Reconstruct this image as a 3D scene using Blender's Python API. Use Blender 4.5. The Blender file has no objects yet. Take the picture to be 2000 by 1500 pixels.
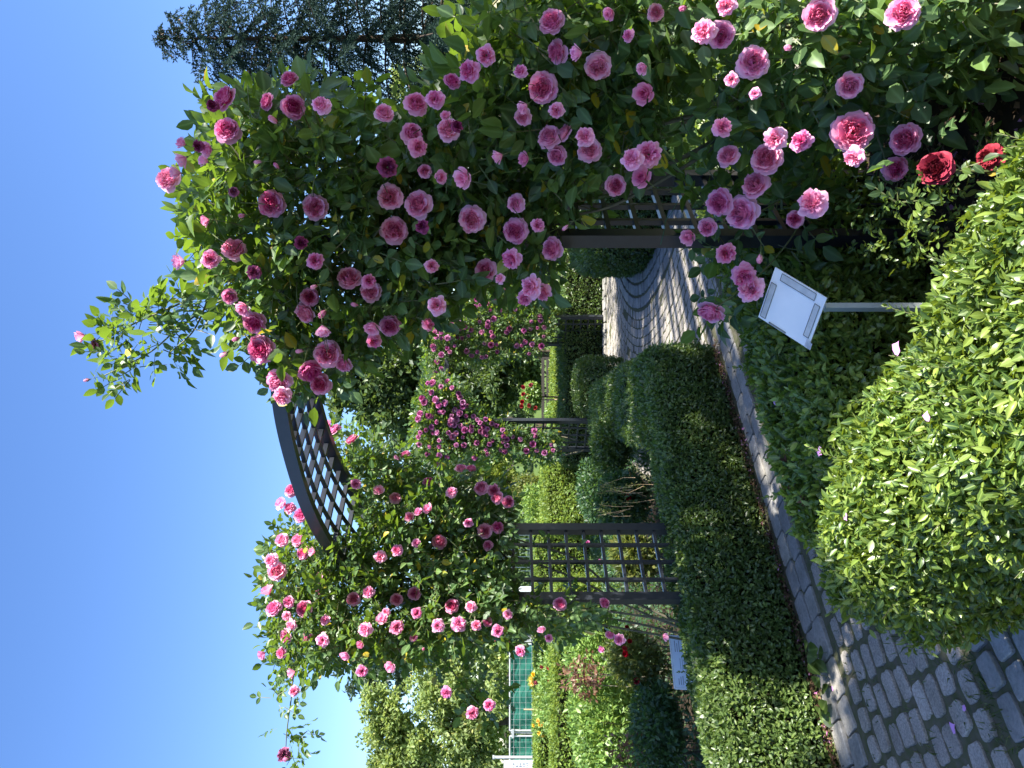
import bpy, math, random
import numpy as np
from mathutils import Vector, Matrix

rng = np.random.default_rng(7)
random.seed(7)
SC = bpy.context.scene
COL = SC.collection
H = 1.5            # camera height
F = 1450.0         # focal length in photo pixels (photo 2000 wide, picture lies on its side)

def P(px, py, d):
    """point at depth d seen at photo pixel (px, py)"""
    return np.array([(750 - py) / F * d, d, H - (px - 980) / F * d])

def Pv(px, py, d):
    return np.stack([(750 - py) / F * d, d, H - (px - 980) / F * d], -1)

# ------------------------------------------------------------------ nodes
def new_mat(name):
    m = bpy.data.materials.new(name); m.use_nodes = True
    nt = m.node_tree; nt.nodes.clear()
    return m, nt

def nd(nt, typ, **kw):
    n = nt.nodes.new(typ)
    for k, v in kw.items():
        if k.startswith('i_'):
            key = k[2:].replace('_', ' ')
            n.inputs[key].default_value = v
        else:
            setattr(n, k, v)
    return n

def ramp(nt, stops, fac=None, interp='LINEAR'):
    r = nt.nodes.new('ShaderNodeValToRGB'); e = r.color_ramp.elements
    r.color_ramp.interpolation = interp
    while len(e) < len(stops): e.new(0.5)
    for el, (p, c) in zip(e, stops):
        el.position = p; el.color = (*c, 1) if len(c) == 3 else c
    if fac is not None: nt.links.new(fac, r.inputs[0])
    return r

def leaf_mat(name, stops, trans=(0.22, 0.34, 0.03), tw=0.4, rough=0.45, spec=0.5, big=None):
    m, nt = new_mat(name); L = nt.links
    g = nd(nt, 'ShaderNodeNewGeometry')
    r = ramp(nt, stops, g.outputs['Random Per Island'])
    col = r.outputs[0]
    # slow variation between clumps of the plant
    tc = nd(nt, 'ShaderNodeTexCoord'); nz = nd(nt, 'ShaderNodeTexNoise'); nz.inputs['Scale'].default_value = big or 3.0
    L.new(tc.outputs['Object'], nz.inputs['Vector'])
    hv = nd(nt, 'ShaderNodeHueSaturation'); mr = nd(nt, 'ShaderNodeMapRange')
    mr.inputs['From Min'].default_value = 0.3; mr.inputs['From Max'].default_value = 0.7
    mr.inputs['To Min'].default_value = 0.8; mr.inputs['To Max'].default_value = 1.25
    L.new(nz.outputs['Fac'], mr.inputs['Value']); L.new(mr.outputs[0], hv.inputs['Value'])
    va = nd(nt, 'ShaderNodeAttribute'); va.attribute_name = 'tint'
    vr = ramp(nt, [(0.72, (0, 0, 0)), (1.0, (.55, .55, .55))], va.outputs['Fac'])
    vm = nd(nt, 'ShaderNodeMixRGB'); L.new(vr.outputs[0], vm.inputs[0]); L.new(col, vm.inputs[1]); vm.inputs[2].default_value = (*[min(1, c * 1.9 + .02) for c in stops[min(2, len(stops) - 1)][1]], 1)
    L.new(vm.outputs[0], hv.inputs['Color'])
    p = nd(nt, 'ShaderNodeBsdfPrincipled'); p.inputs['Roughness'].default_value = rough
    p.inputs['Specular IOR Level'].default_value = spec
    L.new(hv.outputs[0], p.inputs['Base Color'])
    t = nd(nt, 'ShaderNodeBsdfTranslucent'); t.inputs['Color'].default_value = (*trans, 1)
    mx = nd(nt, 'ShaderNodeMixShader'); mx.inputs[0].default_value = tw
    L.new(p.outputs[0], mx.inputs[1]); L.new(t.outputs[0], mx.inputs[2])
    o = nd(nt, 'ShaderNodeOutputMaterial'); L.new(mx.outputs[0], o.inputs[0])
    return m

def plain_mat(name, c1, c2=None, rough=0.6, metal=0.0, scale=8.0, bump=0.0, spec=0.5, detail=6, island=0.0):
    m, nt = new_mat(name); L = nt.links
    p = nd(nt, 'ShaderNodeBsdfPrincipled'); p.inputs['Roughness'].default_value = rough
    p.inputs['Metallic'].default_value = metal; p.inputs['Specular IOR Level'].default_value = spec
    tc = nd(nt, 'ShaderNodeTexCoord'); nz = nd(nt, 'ShaderNodeTexNoise')
    nz.inputs['Scale'].default_value = scale; nz.inputs['Detail'].default_value = detail
    L.new(tc.outputs['Object'], nz.inputs['Vector'])
    c2 = c2 or tuple(x * 0.7 for x in c1)
    r = ramp(nt, [(0.3, c1), (0.7, c2)], nz.outputs['Fac'])
    col = r.outputs[0]
    if island > 0:
        g = nd(nt, 'ShaderNodeNewGeometry'); mr = nd(nt, 'ShaderNodeMapRange')
        mr.inputs['To Min'].default_value = 1 - island; mr.inputs['To Max'].default_value = 1 + island
        L.new(g.outputs['Random Per Island'], mr.inputs['Value'])
        hv = nd(nt, 'ShaderNodeHueSaturation'); L.new(col, hv.inputs['Color']); L.new(mr.outputs[0], hv.inputs['Value'])
        col = hv.outputs[0]
    L.new(col, p.inputs['Base Color'])
    if bump > 0:
        b = nd(nt, 'ShaderNodeBump'); b.inputs['Strength'].default_value = bump; b.inputs['Distance'].default_value = 0.01
        L.new(nz.outputs['Fac'], b.inputs['Height']); L.new(b.outputs[0], p.inputs['Normal'])
    o = nd(nt, 'ShaderNodeOutputMaterial'); L.new(p.outputs[0], o.inputs[0])
    return m

def stone_mat(name, base, speck, sc=90, var=0.25, warm=(0.33, 0.30, 0.26)):
    m, nt = new_mat(name); L = nt.links
    tc = nd(nt, 'ShaderNodeTexCoord'); g = nd(nt, 'ShaderNodeNewGeometry')
    n1 = nd(nt, 'ShaderNodeTexNoise'); n1.inputs['Scale'].default_value = sc; n1.inputs['Detail'].default_value = 5
    n1.inputs['Roughness'].default_value = 0.7
    n2 = nd(nt, 'ShaderNodeTexNoise'); n2.inputs['Scale'].default_value = 7; n2.inputs['Detail'].default_value = 4
    L.new(tc.outputs['Object'], n1.inputs['Vector']); L.new(tc.outputs['Object'], n2.inputs['Vector'])
    r1 = ramp(nt, [(0.38, speck), (0.62, base)], n1.outputs['Fac'])
    rb = ramp(nt, [(0.0, tuple(b * (1 - var) for b in base)), (0.6, base), (1.0, warm)], g.outputs['Random Per Island'])
    mx = nd(nt, 'ShaderNodeMixRGB', blend_type='MULTIPLY'); mx.inputs[0].default_value = 0.7
    L.new(rb.outputs[0], mx.inputs[1])
    rs = ramp(nt, [(0.36, tuple(s / max(b, 1e-3) for s, b in zip(speck, base))), (0.6, (1.05, 1.05, 1.05))], n1.outputs['Fac'])
    L.new(rs.outputs[0], mx.inputs[2])
    rd = ramp(nt, [(0.3, (0.62, 0.62, 0.58)), (0.65, (1, 1, 1))], n2.outputs['Fac'])
    m2 = nd(nt, 'ShaderNodeMixRGB', blend_type='MULTIPLY'); m2.inputs[0].default_value = 0.8
    L.new(mx.outputs[0], m2.inputs[1]); L.new(rd.outputs[0], m2.inputs[2])
    p = nd(nt, 'ShaderNodeBsdfPrincipled'); p.inputs['Roughness'].default_value = 0.82
    p.inputs['Specular IOR Level'].default_value = 0.25
    L.new(m2.outputs[0], p.inputs['Base Color'])
    b = nd(nt, 'ShaderNodeBump'); b.inputs['Strength'].default_value = 0.5; b.inputs['Distance'].default_value = 0.006
    L.new(n1.outputs['Fac'], b.inputs['Height']); L.new(b.outputs[0], p.inputs['Normal'])
    o = nd(nt, 'ShaderNodeOutputMaterial'); L.new(p.outputs[0], o.inputs[0])
    return m

def petal_mat(name, pale, mid, deep, tw=0.35):
    m, nt = new_mat(name); L = nt.links
    a = nd(nt, 'ShaderNodeAttribute'); a.attribute_name = 'tint'
    oi = nd(nt, 'ShaderNodeObjectInfo')
    r = ramp(nt, [(0.0, deep), (0.45, mid), (1.0, pale)], a.outputs['Fac'])
    hs = nd(nt, 'ShaderNodeHueSaturation')
    mh = nd(nt, 'ShaderNodeMapRange'); mh.inputs['To Min'].default_value = 0.488; mh.inputs['To Max'].default_value = 0.508
    L.new(oi.outputs['Random'], mh.inputs['Value']); L.new(mh.outputs[0], hs.inputs['Hue'])
    mv = nd(nt, 'ShaderNodeMath', operation='FRACT'); mm = nd(nt, 'ShaderNodeMath', operation='MULTIPLY'); mm.inputs[1].default_value = 7.31
    L.new(oi.outputs['Random'], mm.inputs[0]); L.new(mm.outputs[0], mv.inputs[0])
    ms = nd(nt, 'ShaderNodeMapRange'); ms.inputs['To Min'].default_value = 0.8; ms.inputs['To Max'].default_value = 1.1
    L.new(mv.outputs[0], ms.inputs['Value']); L.new(ms.outputs[0], hs.inputs['Saturation'])
    mw = nd(nt, 'ShaderNodeMapRange'); mw.inputs['To Min'].default_value = 1.1; mw.inputs['To Max'].default_value = 0.88
    L.new(mv.outputs[0], mw.inputs['Value']); L.new(mw.outputs[0], hs.inputs['Value'])
    L.new(r.outputs[0], hs.inputs['Color'])
    p = nd(nt, 'ShaderNodeBsdfPrincipled'); p.inputs['Roughness'].default_value = 0.6
    p.inputs['Specular IOR Level'].default_value = 0.2
    L.new(hs.outputs[0], p.inputs['Base Color'])
    t = nd(nt, 'ShaderNodeBsdfTranslucent'); L.new(hs.outputs[0], t.inputs['Color'])
    mx = nd(nt, 'ShaderNodeMixShader'); mx.inputs[0].default_value = tw
    L.new(p.outputs[0], mx.inputs[1]); L.new(t.outputs[0], mx.inputs[2])
    o = nd(nt, 'ShaderNodeOutputMaterial'); L.new(mx.outputs[0], o.inputs[0])
    return m

M = {}
M['rose_leaf'] = leaf_mat('rose leaf', [(0, (0.024, 0.054, 0.019)), (0.45, (0.048, 0.096, 0.03)), (0.85, (0.09, 0.15, 0.048)), (0.96, (0.12, 0.19, 0.035)), (0.985, (0.42, 0.33, 0.02)), (1, (0.36, 0.24, 0.02))],
                          trans=(0.25, 0.40, 0.03), tw=0.32, rough=0.42, spec=0.45)
M['privet'] = leaf_mat('privet leaf', [(0, (0.026, 0.06, 0.014)), (0.45, (0.07, 0.122, 0.022)), (0.8, (0.14, 0.20, 0.036)), (1, (0.23, 0.295, 0.055))],
                       trans=(0.36, 0.48, 0.03), tw=0.26, rough=0.36, spec=0.5)
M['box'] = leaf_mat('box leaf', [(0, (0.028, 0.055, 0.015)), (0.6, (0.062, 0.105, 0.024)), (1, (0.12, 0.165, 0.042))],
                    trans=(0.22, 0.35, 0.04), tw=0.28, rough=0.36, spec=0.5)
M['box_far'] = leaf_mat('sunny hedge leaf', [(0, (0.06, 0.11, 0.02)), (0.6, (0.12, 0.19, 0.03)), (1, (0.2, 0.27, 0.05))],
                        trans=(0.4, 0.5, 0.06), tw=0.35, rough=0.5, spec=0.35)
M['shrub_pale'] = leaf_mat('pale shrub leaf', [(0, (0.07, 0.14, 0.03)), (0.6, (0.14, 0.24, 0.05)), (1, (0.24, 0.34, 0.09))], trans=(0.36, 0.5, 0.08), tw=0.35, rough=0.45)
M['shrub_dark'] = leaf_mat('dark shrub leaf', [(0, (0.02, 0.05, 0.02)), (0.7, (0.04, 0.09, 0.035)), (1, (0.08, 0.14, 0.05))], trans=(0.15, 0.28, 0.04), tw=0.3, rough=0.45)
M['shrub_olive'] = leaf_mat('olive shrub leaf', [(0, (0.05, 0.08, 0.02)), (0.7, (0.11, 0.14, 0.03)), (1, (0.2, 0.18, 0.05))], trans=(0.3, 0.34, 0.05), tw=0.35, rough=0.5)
M['red_leaf'] = leaf_mat('red leaf', [(0, (0.09, 0.045, 0.03)), (0.7, (0.17, 0.085, 0.055)), (1, (0.24, 0.15, 0.08))], trans=(0.32, 0.13, 0.07), tw=0.35)
M['tree_pale'] = leaf_mat('pale tree leaf', [(0, (0.10, 0.15, 0.045)), (0.6, (0.17, 0.24, 0.075)), (0.93, (0.27, 0.33, 0.12)), (1, (0.42, 0.40, 0.12))], trans=(0.42, 0.52, 0.12), tw=0.4, rough=0.6, big=0.6)
M['tree_dark'] = leaf_mat('dark tree leaf', [(0, (0.024, 0.05, 0.016)), (0.7, (0.05, 0.09, 0.026)), (1, (0.10, 0.15, 0.045))], trans=(0.22, 0.32, 0.05), tw=0.3, rough=0.5, big=0.6)
M['tree_blue'] = leaf_mat('grey green tree leaf', [(0, (0.035, 0.06, 0.04)), (0.7, (0.065, 0.10, 0.06)), (1, (0.11, 0.15, 0.08))], trans=(0.16, 0.24, 0.08), tw=0.3, rough=0.5, big=0.6)
M['thuja'] = leaf_mat('thuja spray', [(0, (0.08, 0.12, 0.02)), (0.6, (0.16, 0.21, 0.035)), (1, (0.26, 0.30, 0.06))], trans=(0.35, 0.42, 0.05), tw=0.35, rough=0.55, big=0.8)
M['spruce'] = leaf_mat('spruce needles', [(0, (0.010, 0.026, 0.02)), (0.6, (0.022, 0.048, 0.038)), (1, (0.05, 0.09, 0.07))], trans=(0.05, 0.09, 0.06), tw=0.15, rough=0.75, spec=.15, big=0.8)
M['cone'] = plain_mat('spruce cone', (0.20, 0.11, 0.05), (0.12, 0.06, 0.03), scale=30)
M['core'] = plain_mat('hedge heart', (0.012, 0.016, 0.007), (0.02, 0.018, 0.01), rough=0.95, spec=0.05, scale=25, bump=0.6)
M['bark'] = plain_mat('bark', (0.09, 0.07, 0.05), (0.05, 0.04, 0.03), rough=0.9, spec=0.1, scale=14, bump=0.8)
M['cane_old'] = plain_mat('old cane', (0.16, 0.14, 0.09), (0.07, 0.07, 0.045), rough=0.8, scale=30, bump=0.4)
M['cane'] = plain_mat('green cane', (0.10, 0.15, 0.04), (0.12, 0.10, 0.05), rough=0.6, scale=12)
M['metal'] = plain_mat('anthracite metal', (0.017, 0.0195, 0.025), (0.023, 0.026, 0.033), rough=0.32, scale=40, spec=0.5, bump=0.03)
M['petal'] = petal_mat('pink petal', (0.96, 0.54, 0.72), (0.90, 0.25, 0.48), (0.66, 0.035, 0.19), tw=.4)
M['petal_lilac'] = petal_mat('mauve pink petal', (0.70, 0.29, 0.52), (0.55, 0.14, 0.34), (0.36, 0.04, 0.17), tw=.38)
M['petal_spent'] = petal_mat('spent petal', (0.42, 0.10, 0.22), (0.24, 0.03, 0.10), (0.10, 0.01, 0.03), tw=0.2)
M['petal_red'] = petal_mat('red petal', (0.34, 0.002, 0.012), (0.24, 0.001, 0.008), (0.08, 0.0, 0.003), tw=0.2)
M['petal_yellow'] = petal_mat('yellow petal', (0.85, 0.66, 0.10), (0.82, 0.56, 0.06), (0.7, 0.4, 0.03))
M['calyx'] = plain_mat('calyx', (0.08, 0.15, 0.04), (0.12, 0.12, 0.04), rough=0.55, scale=40)
M['fallen'] = plain_mat('fallen petal', (0.62, 0.33, 0.66), (0.55, 0.2, 0.5), rough=0.6, scale=30)
M['cobble'] = stone_mat('granite cobble', (0.44, 0.40, 0.35), (0.15, 0.138, 0.125), sc=130, var=0.28, warm=(0.38, 0.345, 0.30))
M['slab'] = stone_mat('pale edging stone', (0.33, 0.32, 0.30), (0.21, 0.205, 0.195), sc=60, var=0.22, warm=(0.37, 0.345, 0.30))
M['joint'] = plain_mat('joint soil', (0.12, 0.108, 0.08), (0.08, 0.092, 0.04), rough=0.95, spec=0.05, scale=30, bump=0.8)
M['soil'] = plain_mat('bed soil', (0.055, 0.04, 0.028), (0.03, 0.024, 0.018), rough=0.95, spec=0.05, scale=18, bump=1.0)
M['grass'] = leaf_mat('grass blade', [(0, (0.04, 0.07, 0.02)), (0.7, (0.08, 0.12, 0.03)), (1, (0.18, 0.17, 0.07))], trans=(0.2, 0.28, 0.05), tw=0.3)
M['litter'] = leaf_mat('leaf litter', [(0, (0.04, 0.022, 0.012)), (0.55, (0.12, 0.07, 0.04)), (0.93, (0.22, 0.14, 0.08)), (0.95, (0.45, 0.16, 0.34)), (1, (0.6, 0.3, 0.5))], trans=(0.2, 0.1, 0.06), tw=0.2, rough=0.7, spec=0.2)
M['white'] = plain_mat('weathered white board', (0.80, 0.82, 0.84), (0.72, 0.75, 0.78), rough=0.5, scale=12)
M['tape'] = plain_mat('old grey tape', (0.42, 0.43, 0.43), (0.56, 0.57, 0.57), rough=0.6, scale=40)
M['tape_edge'] = plain_mat('dirt line', (0.10, 0.11, 0.10), (0.16, 0.16, 0.15), rough=0.8, scale=40)
M['greypost'] = plain_mat('grey green paint', (0.40, 0.44, 0.42), (0.34, 0.38, 0.37), rough=0.45, scale=10)
M['plate'] = plain_mat('pale blue panel', (0.50, 0.58, 0.68), (0.60, 0.66, 0.73), rough=0.35, scale=5)
M['print'] = plain_mat('faded print', (0.16, 0.19, 0.24), (0.26, 0.29, 0.33), rough=0.5, scale=60)
M['galv'] = plain_mat('galvanised tube', (0.45, 0.47, 0.48), (0.55, 0.57, 0.58), rough=0.4, metal=0.4, scale=20)
M['darkwood'] = plain_mat('dark wood', (0.035, 0.028, 0.024), (0.05, 0.04, 0.034), rough=0.7, scale=20)
M['wood'] = plain_mat('pale wood', (0.45, 0.33, 0.19), (0.35, 0.25, 0.14), rough=0.7, scale=25)
M['wall'] = plain_mat('grey render', (0.42, 0.45, 0.48), (0.36, 0.39, 0.42), rough=0.8, scale=3)
M['twine'] = plain_mat('green twine', (0.02, 0.16, 0.09), rough=0.6)

def cloth_mat():
    m, nt = new_mat('green screen cloth'); L = nt.links
    tc = nd(nt, 'ShaderNodeTexCoord'); nz = nd(nt, 'ShaderNodeTexNoise'); nz.inputs['Scale'].default_value = 3.0
    L.new(tc.outputs['Object'], nz.inputs['Vector'])
    r = ramp(nt, [(0.3, (0.02, 0.15, 0.11)), (0.7, (0.032, 0.20, 0.15))], nz.outputs['Fac'])
    p = nd(nt, 'ShaderNodeBsdfPrincipled'); p.inputs['Roughness'].default_value = 0.7
    L.new(r.outputs[0], p.inputs['Base Color'])
    t = nd(nt, 'ShaderNodeBsdfTranslucent'); t.inputs['Color'].default_value = (0.03, 0.25, 0.18, 1)
    mx = nd(nt, 'ShaderNodeMixShader'); mx.inputs[0].default_value = 0.35
    L.new(p.outputs[0], mx.inputs[1]); L.new(t.outputs[0], mx.inputs[2])
    o = nd(nt, 'ShaderNodeOutputMaterial'); L.new(mx.outputs[0], o.inputs[0])
    return m
M['cloth'] = cloth_mat()

# ------------------------------------------------------------------ mesh helpers
def norm(v):
    return v / np.maximum(np.linalg.norm(v, axis=-1, keepdims=True), 1e-9)

def mesh_from(name, V, loops, starts, totals, mats, mi=None, smooth=True, attr=None):
    me = bpy.data.meshes.new(name)
    me.vertices.add(len(V)); me.vertices.foreach_set('co', np.asarray(V, np.float32).ravel())
    me.loops.add(len(loops)); me.loops.foreach_set('vertex_index', np.asarray(loops, np.int32))
    me.polygons.add(len(starts)); me.polygons.foreach_set('loop_start', np.asarray(starts, np.int32))
    try: me.polygons.foreach_set('loop_total', np.asarray(totals, np.int32))
    except Exception: pass
    for m in mats: me.materials.append(m)
    if mi is not None: me.polygons.foreach_set('material_index', np.asarray(mi, np.int32))
    me.polygons.foreach_set('use_smooth', np.full(len(starts), smooth, bool))
    if attr is not None:
        a = me.attributes.new('tint', 'FLOAT', 'POINT'); a.data.foreach_set('value', np.asarray(attr, np.float32))
    me.update(calc_edges=True); me.validate()
    return me

class MB:
    """collects shapes into one mesh"""
    def __init__(s): s.V = []; s.F = []; s.mi = []; s.n = 0; s.mats = []; s.T = []
    def midx(s, m):
        if m not in s.mats: s.mats.append(m)
        return s.mats.index(m)
    def add(s, verts, faces, mat, tint=None):
        k = s.midx(mat); verts = np.asarray(verts, float)
        s.V.append(verts)
        s.T.append(np.asarray(tint, float) if tint is not None else np.zeros(len(verts)))
        for f in faces: s.F.append([i + s.n for i in f]); s.mi.append(k)
        s.n += len(verts)
    def box(s, c, ax, ay, az, mat):
        """box with centre c and half-axis vectors"""
        c, ax, ay, az = (np.asarray(v, float) for v in (c, ax, ay, az))
        v = [c + i * ax + j * ay + k * az for k in (-1, 1) for j in (-1, 1) for i in (-1, 1)]
        f = [(0, 2, 3, 1), (4, 5, 7, 6), (0, 1, 5, 4), (2, 6, 7, 3), (0, 4, 6, 2), (1, 3, 7, 5)]
        if np.dot(np.cross(ax, ay), az) < 0: f = [t[::-1] for t in f]
        s.add(v, f, mat)
    def bar(s, a, b, w, t, side, mat):
        """rectangular bar from a to b; width w along side, thickness t across"""
        a, b = np.asarray(a, float), np.asarray(b, float); d = b - a; ln = np.linalg.norm(d); d /= ln
        side = np.asarray(side, float); side = side - d * np.dot(side, d); side /= np.linalg.norm(side)
        up = np.cross(d, side)
        s.box((a + b) / 2, d * ln / 2, side * w / 2, up * t / 2, mat)
    def tube(s, pts, rad, mat, n=6):
        pts = np.asarray(pts, float); k = len(pts)
        rad = np.broadcast_to(np.asarray(rad, float), (k,))
        t = np.gradient(pts, axis=0); t = norm(t)
        ref = np.array([0.31, 0.17, 0.93]) if abs(t[0, 2]) < 0.9 else np.array([0.9, 0.3, 0.1])
        vs = []
        for i in range(k):
            a = np.cross(t[i], ref); a /= np.linalg.norm(a) + 1e-9; b = np.cross(t[i], a)
            for j in range(n):
                th = 2 * math.pi * j / n
                vs.append(pts[i] + rad[i] * (math.cos(th) * a + math.sin(th) * b))
        fs = []
        for i in range(k - 1):
            for j in range(n):
                j2 = (j + 1) % n
                fs.append((i * n + j, i * n + j2, (i + 1) * n + j2, (i + 1) * n + j))
        fs.append(tuple(range(n))[::-1]); fs.append(tuple((k - 1) * n + j for j in range(n)))
        s.add(vs, fs, mat)
    def mesh(s, name, smooth=False, tint=False, off=None):
        V = np.concatenate(s.V) if s.V else np.zeros((0, 3))
        if off is not None: V = V - np.asarray(off)
        tot = np.array([len(f) for f in s.F]); st = np.concatenate([[0], np.cumsum(tot)[:-1]]) if len(tot) else []
        lp = np.concatenate([np.asarray(f) for f in s.F]) if s.F else []
        return mesh_from(name, V, lp, st, tot, s.mats, s.mi, smooth, np.concatenate(s.T) if tint else None)
    def obj(s, name, parent=None, loc=(0, 0, 0), smooth=False, tint=False):
        return link(name, s.mesh(name, smooth, tint, off=loc), parent, loc)

def link(name, me, parent=None, loc=(0, 0, 0)):
    o = bpy.data.objects.new(name, me); COL.objects.link(o)
    if parent is None: o.location = [float(v) for v in loc]
    else: o.parent = parent
    return o

def tag(o, label=None, cat=None, group=None, kind=None):
    if label: o['label'] = label
    if cat: o['category'] = cat
    if group: o['group'] = group
    if kind: o['kind'] = kind
    return o

def thing(name, loc, label, cat, group=None):
    o = bpy.data.objects.new(name, None); COL.objects.link(o); o.location = [float(v) for v in loc]
    o.empty_display_size = 0.1
    return tag(o, label, cat, group)

# leaf templates: (t along, s across, lift)
T_FULL = np.array([(0, 0, 0), (.22, -.78, .06), (.24, 0, 0), (.22, .78, .06), (.5, -1, .09), (.52, 0, 0), (.5, 1, .09), (.78, -.62, .05), (.8, 0, 0), (.78, .62, .05), (1, 0, 0)])
F_FULL = [(0, 2, 1), (0, 3, 2), (1, 2, 5, 4), (2, 3, 6, 5), (4, 5, 8, 7), (5, 6, 9, 8), (7, 8, 10), (8, 9, 10)]
T_LOW = np.array([(0, 0, 0), (.45, -1, .08), (.5, 0, 0), (.45, 1, .08), (1, 0, 0)])
F_LOW = [(0, 2, 1), (0, 3, 2), (1, 2, 4), (2, 3, 4)]

def leaf_geo(Pp, D, N, Ln, Wd, low=False, curl=0.18, curlvar=0.2):
    n = len(Pp); T = T_LOW if low else T_FULL; Fc = F_LOW if low else F_FULL
    D = norm(D); N = norm(N - D * np.sum(N * D, -1, keepdims=True)); S = np.cross(D, N)
    Ln = np.broadcast_to(Ln, (n,)); Wd = np.broadcast_to(Wd, (n,))
    cu = curl + curlvar * rng.standard_normal(n)
    t = T[None, :, 0]; s = T[None, :, 1]; l = T[None, :, 2]
    fold = 1 + 0.8 * rng.standard_normal((n, 1))
    V = (Pp[:, None] + (Ln[:, None] * t)[..., None] * D[:, None] + (Wd[:, None] * .5 * s)[..., None] * S[:, None]
         + (Ln[:, None] * (l * fold - cu[:, None] * t ** 2))[..., None] * N[:, None])
    k = len(T)
    lp = np.concatenate([np.array(f) for f in Fc]); tot = np.array([len(f) for f in Fc])
    st = np.concatenate([[0], np.cumsum(tot)[:-1]]); nl = len(lp)
    loops = (lp[None] + (np.arange(n) * k)[:, None]).ravel()
    starts = (st[None] + (np.arange(n) * nl)[:, None]).ravel()
    tots = np.tile(tot, n)
    return V.reshape(-1, 3), loops, starts, tots

def join_geo(geos, mids):
    V = []; L = []; S = []; T = []; MI = []; nv = 0; nl = 0
    for (v, l, s, t), m in zip(geos, mids):
        V.append(v); L.append(np.asarray(l) + nv); S.append(np.asarray(s) + nl); T.append(t); MI.append(np.full(len(s), m))
        nv += len(v); nl += len(l)
    return np.concatenate(V), np.concatenate(L), np.concatenate(S), np.concatenate(T), np.concatenate(MI)

def mb_geo(mb):
    V = np.concatenate(mb.V); tot = np.array([len(f) for f in mb.F]); st = np.concatenate([[0], np.cumsum(tot)[:-1]])
    return V, np.concatenate([np.asarray(f) for f in mb.F]), st, tot

def geo_obj(name, parts, parent=None, loc=(0, 0, 0)):
    """parts: list of (geo, material) -> one object"""
    V, L, S, T, MI = join_geo([p[0] for p in parts], range(len(parts)))
    vein = []
    for p in parts:      # midrib weight of full leaves (11 vertices each)
        nv, k = len(p[0][0]), len(p[0][2])
        vein.append(np.tile((np.abs(T_FULL[:, 1]) < .01).astype(float), nv // 11) if nv % 11 == 0 and k * 11 == nv * 8 else np.zeros(nv))
    vein = np.concatenate(vein)
    me = mesh_from(name, V - np.asarray(loc, float), L, S, T, [p[1] for p in parts], MI, True, vein if vein.any() else None)
    return link(name, me, parent, loc)

def rdir(n):
    return norm(rng.standard_normal((n, 3)))

# ------------------------------------------------------------------ polygons
def in_poly(px, py, poly):
    poly = np.asarray(poly, float); x, y = poly[:, 0], poly[:, 1]; x2, y2 = np.roll(x, -1), np.roll(y, -1)
    px = px[:, None]; py = py[:, None]
    c = ((y > py) != (y2 > py)) & (px < (x2 - x) * (py - y) / (y2 - y + 1e-12) + x)
    return c.sum(1) % 2 == 1

def poly_sample(poly, n):
    poly = np.asarray(poly, float); lo, hi = poly.min(0), poly.max(0); out = []
    got = 0
    while got < n:
        q = lo + (hi - lo) * rng.random((n * 2, 2)); q = q[in_poly(q[:, 0], q[:, 1], poly)]
        out.append(q); got += len(q)
    return np.concatenate(out)[:n]

def poly_dist(q, poly):
    poly = np.asarray(poly, float); a = poly; b = np.roll(poly, -1, 0); best = np.full(len(q), 1e9)
    for i in range(len(a)):
        d = b[i] - a[i]; t = np.clip(((q - a[i]) @ d) / (d @ d), 0, 1)
        best = np.minimum(best, np.linalg.norm(q - a[i] - t[:, None] * d, axis=1))
    return best

def poly_area(poly):
    p = np.asarray(poly, float); x, y = p[:, 0], p[:, 1]
    return 0.5 * np.sum(x * np.roll(y, -1) - np.roll(x, -1) * y)

def wob(q, s=2.0, seed=0):
    """cheap smooth noise of a point array (n,3) -> (n,)"""
    r = np.random.default_rng(seed); o = np.zeros(len(q))
    for k in range(5):
        d = r.standard_normal(3) * s * (0.6 + 0.5 * k); o += np.sin(q @ d + r.random() * 7) / (1 + 0.6 * k)
    return o / 2.2

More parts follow.
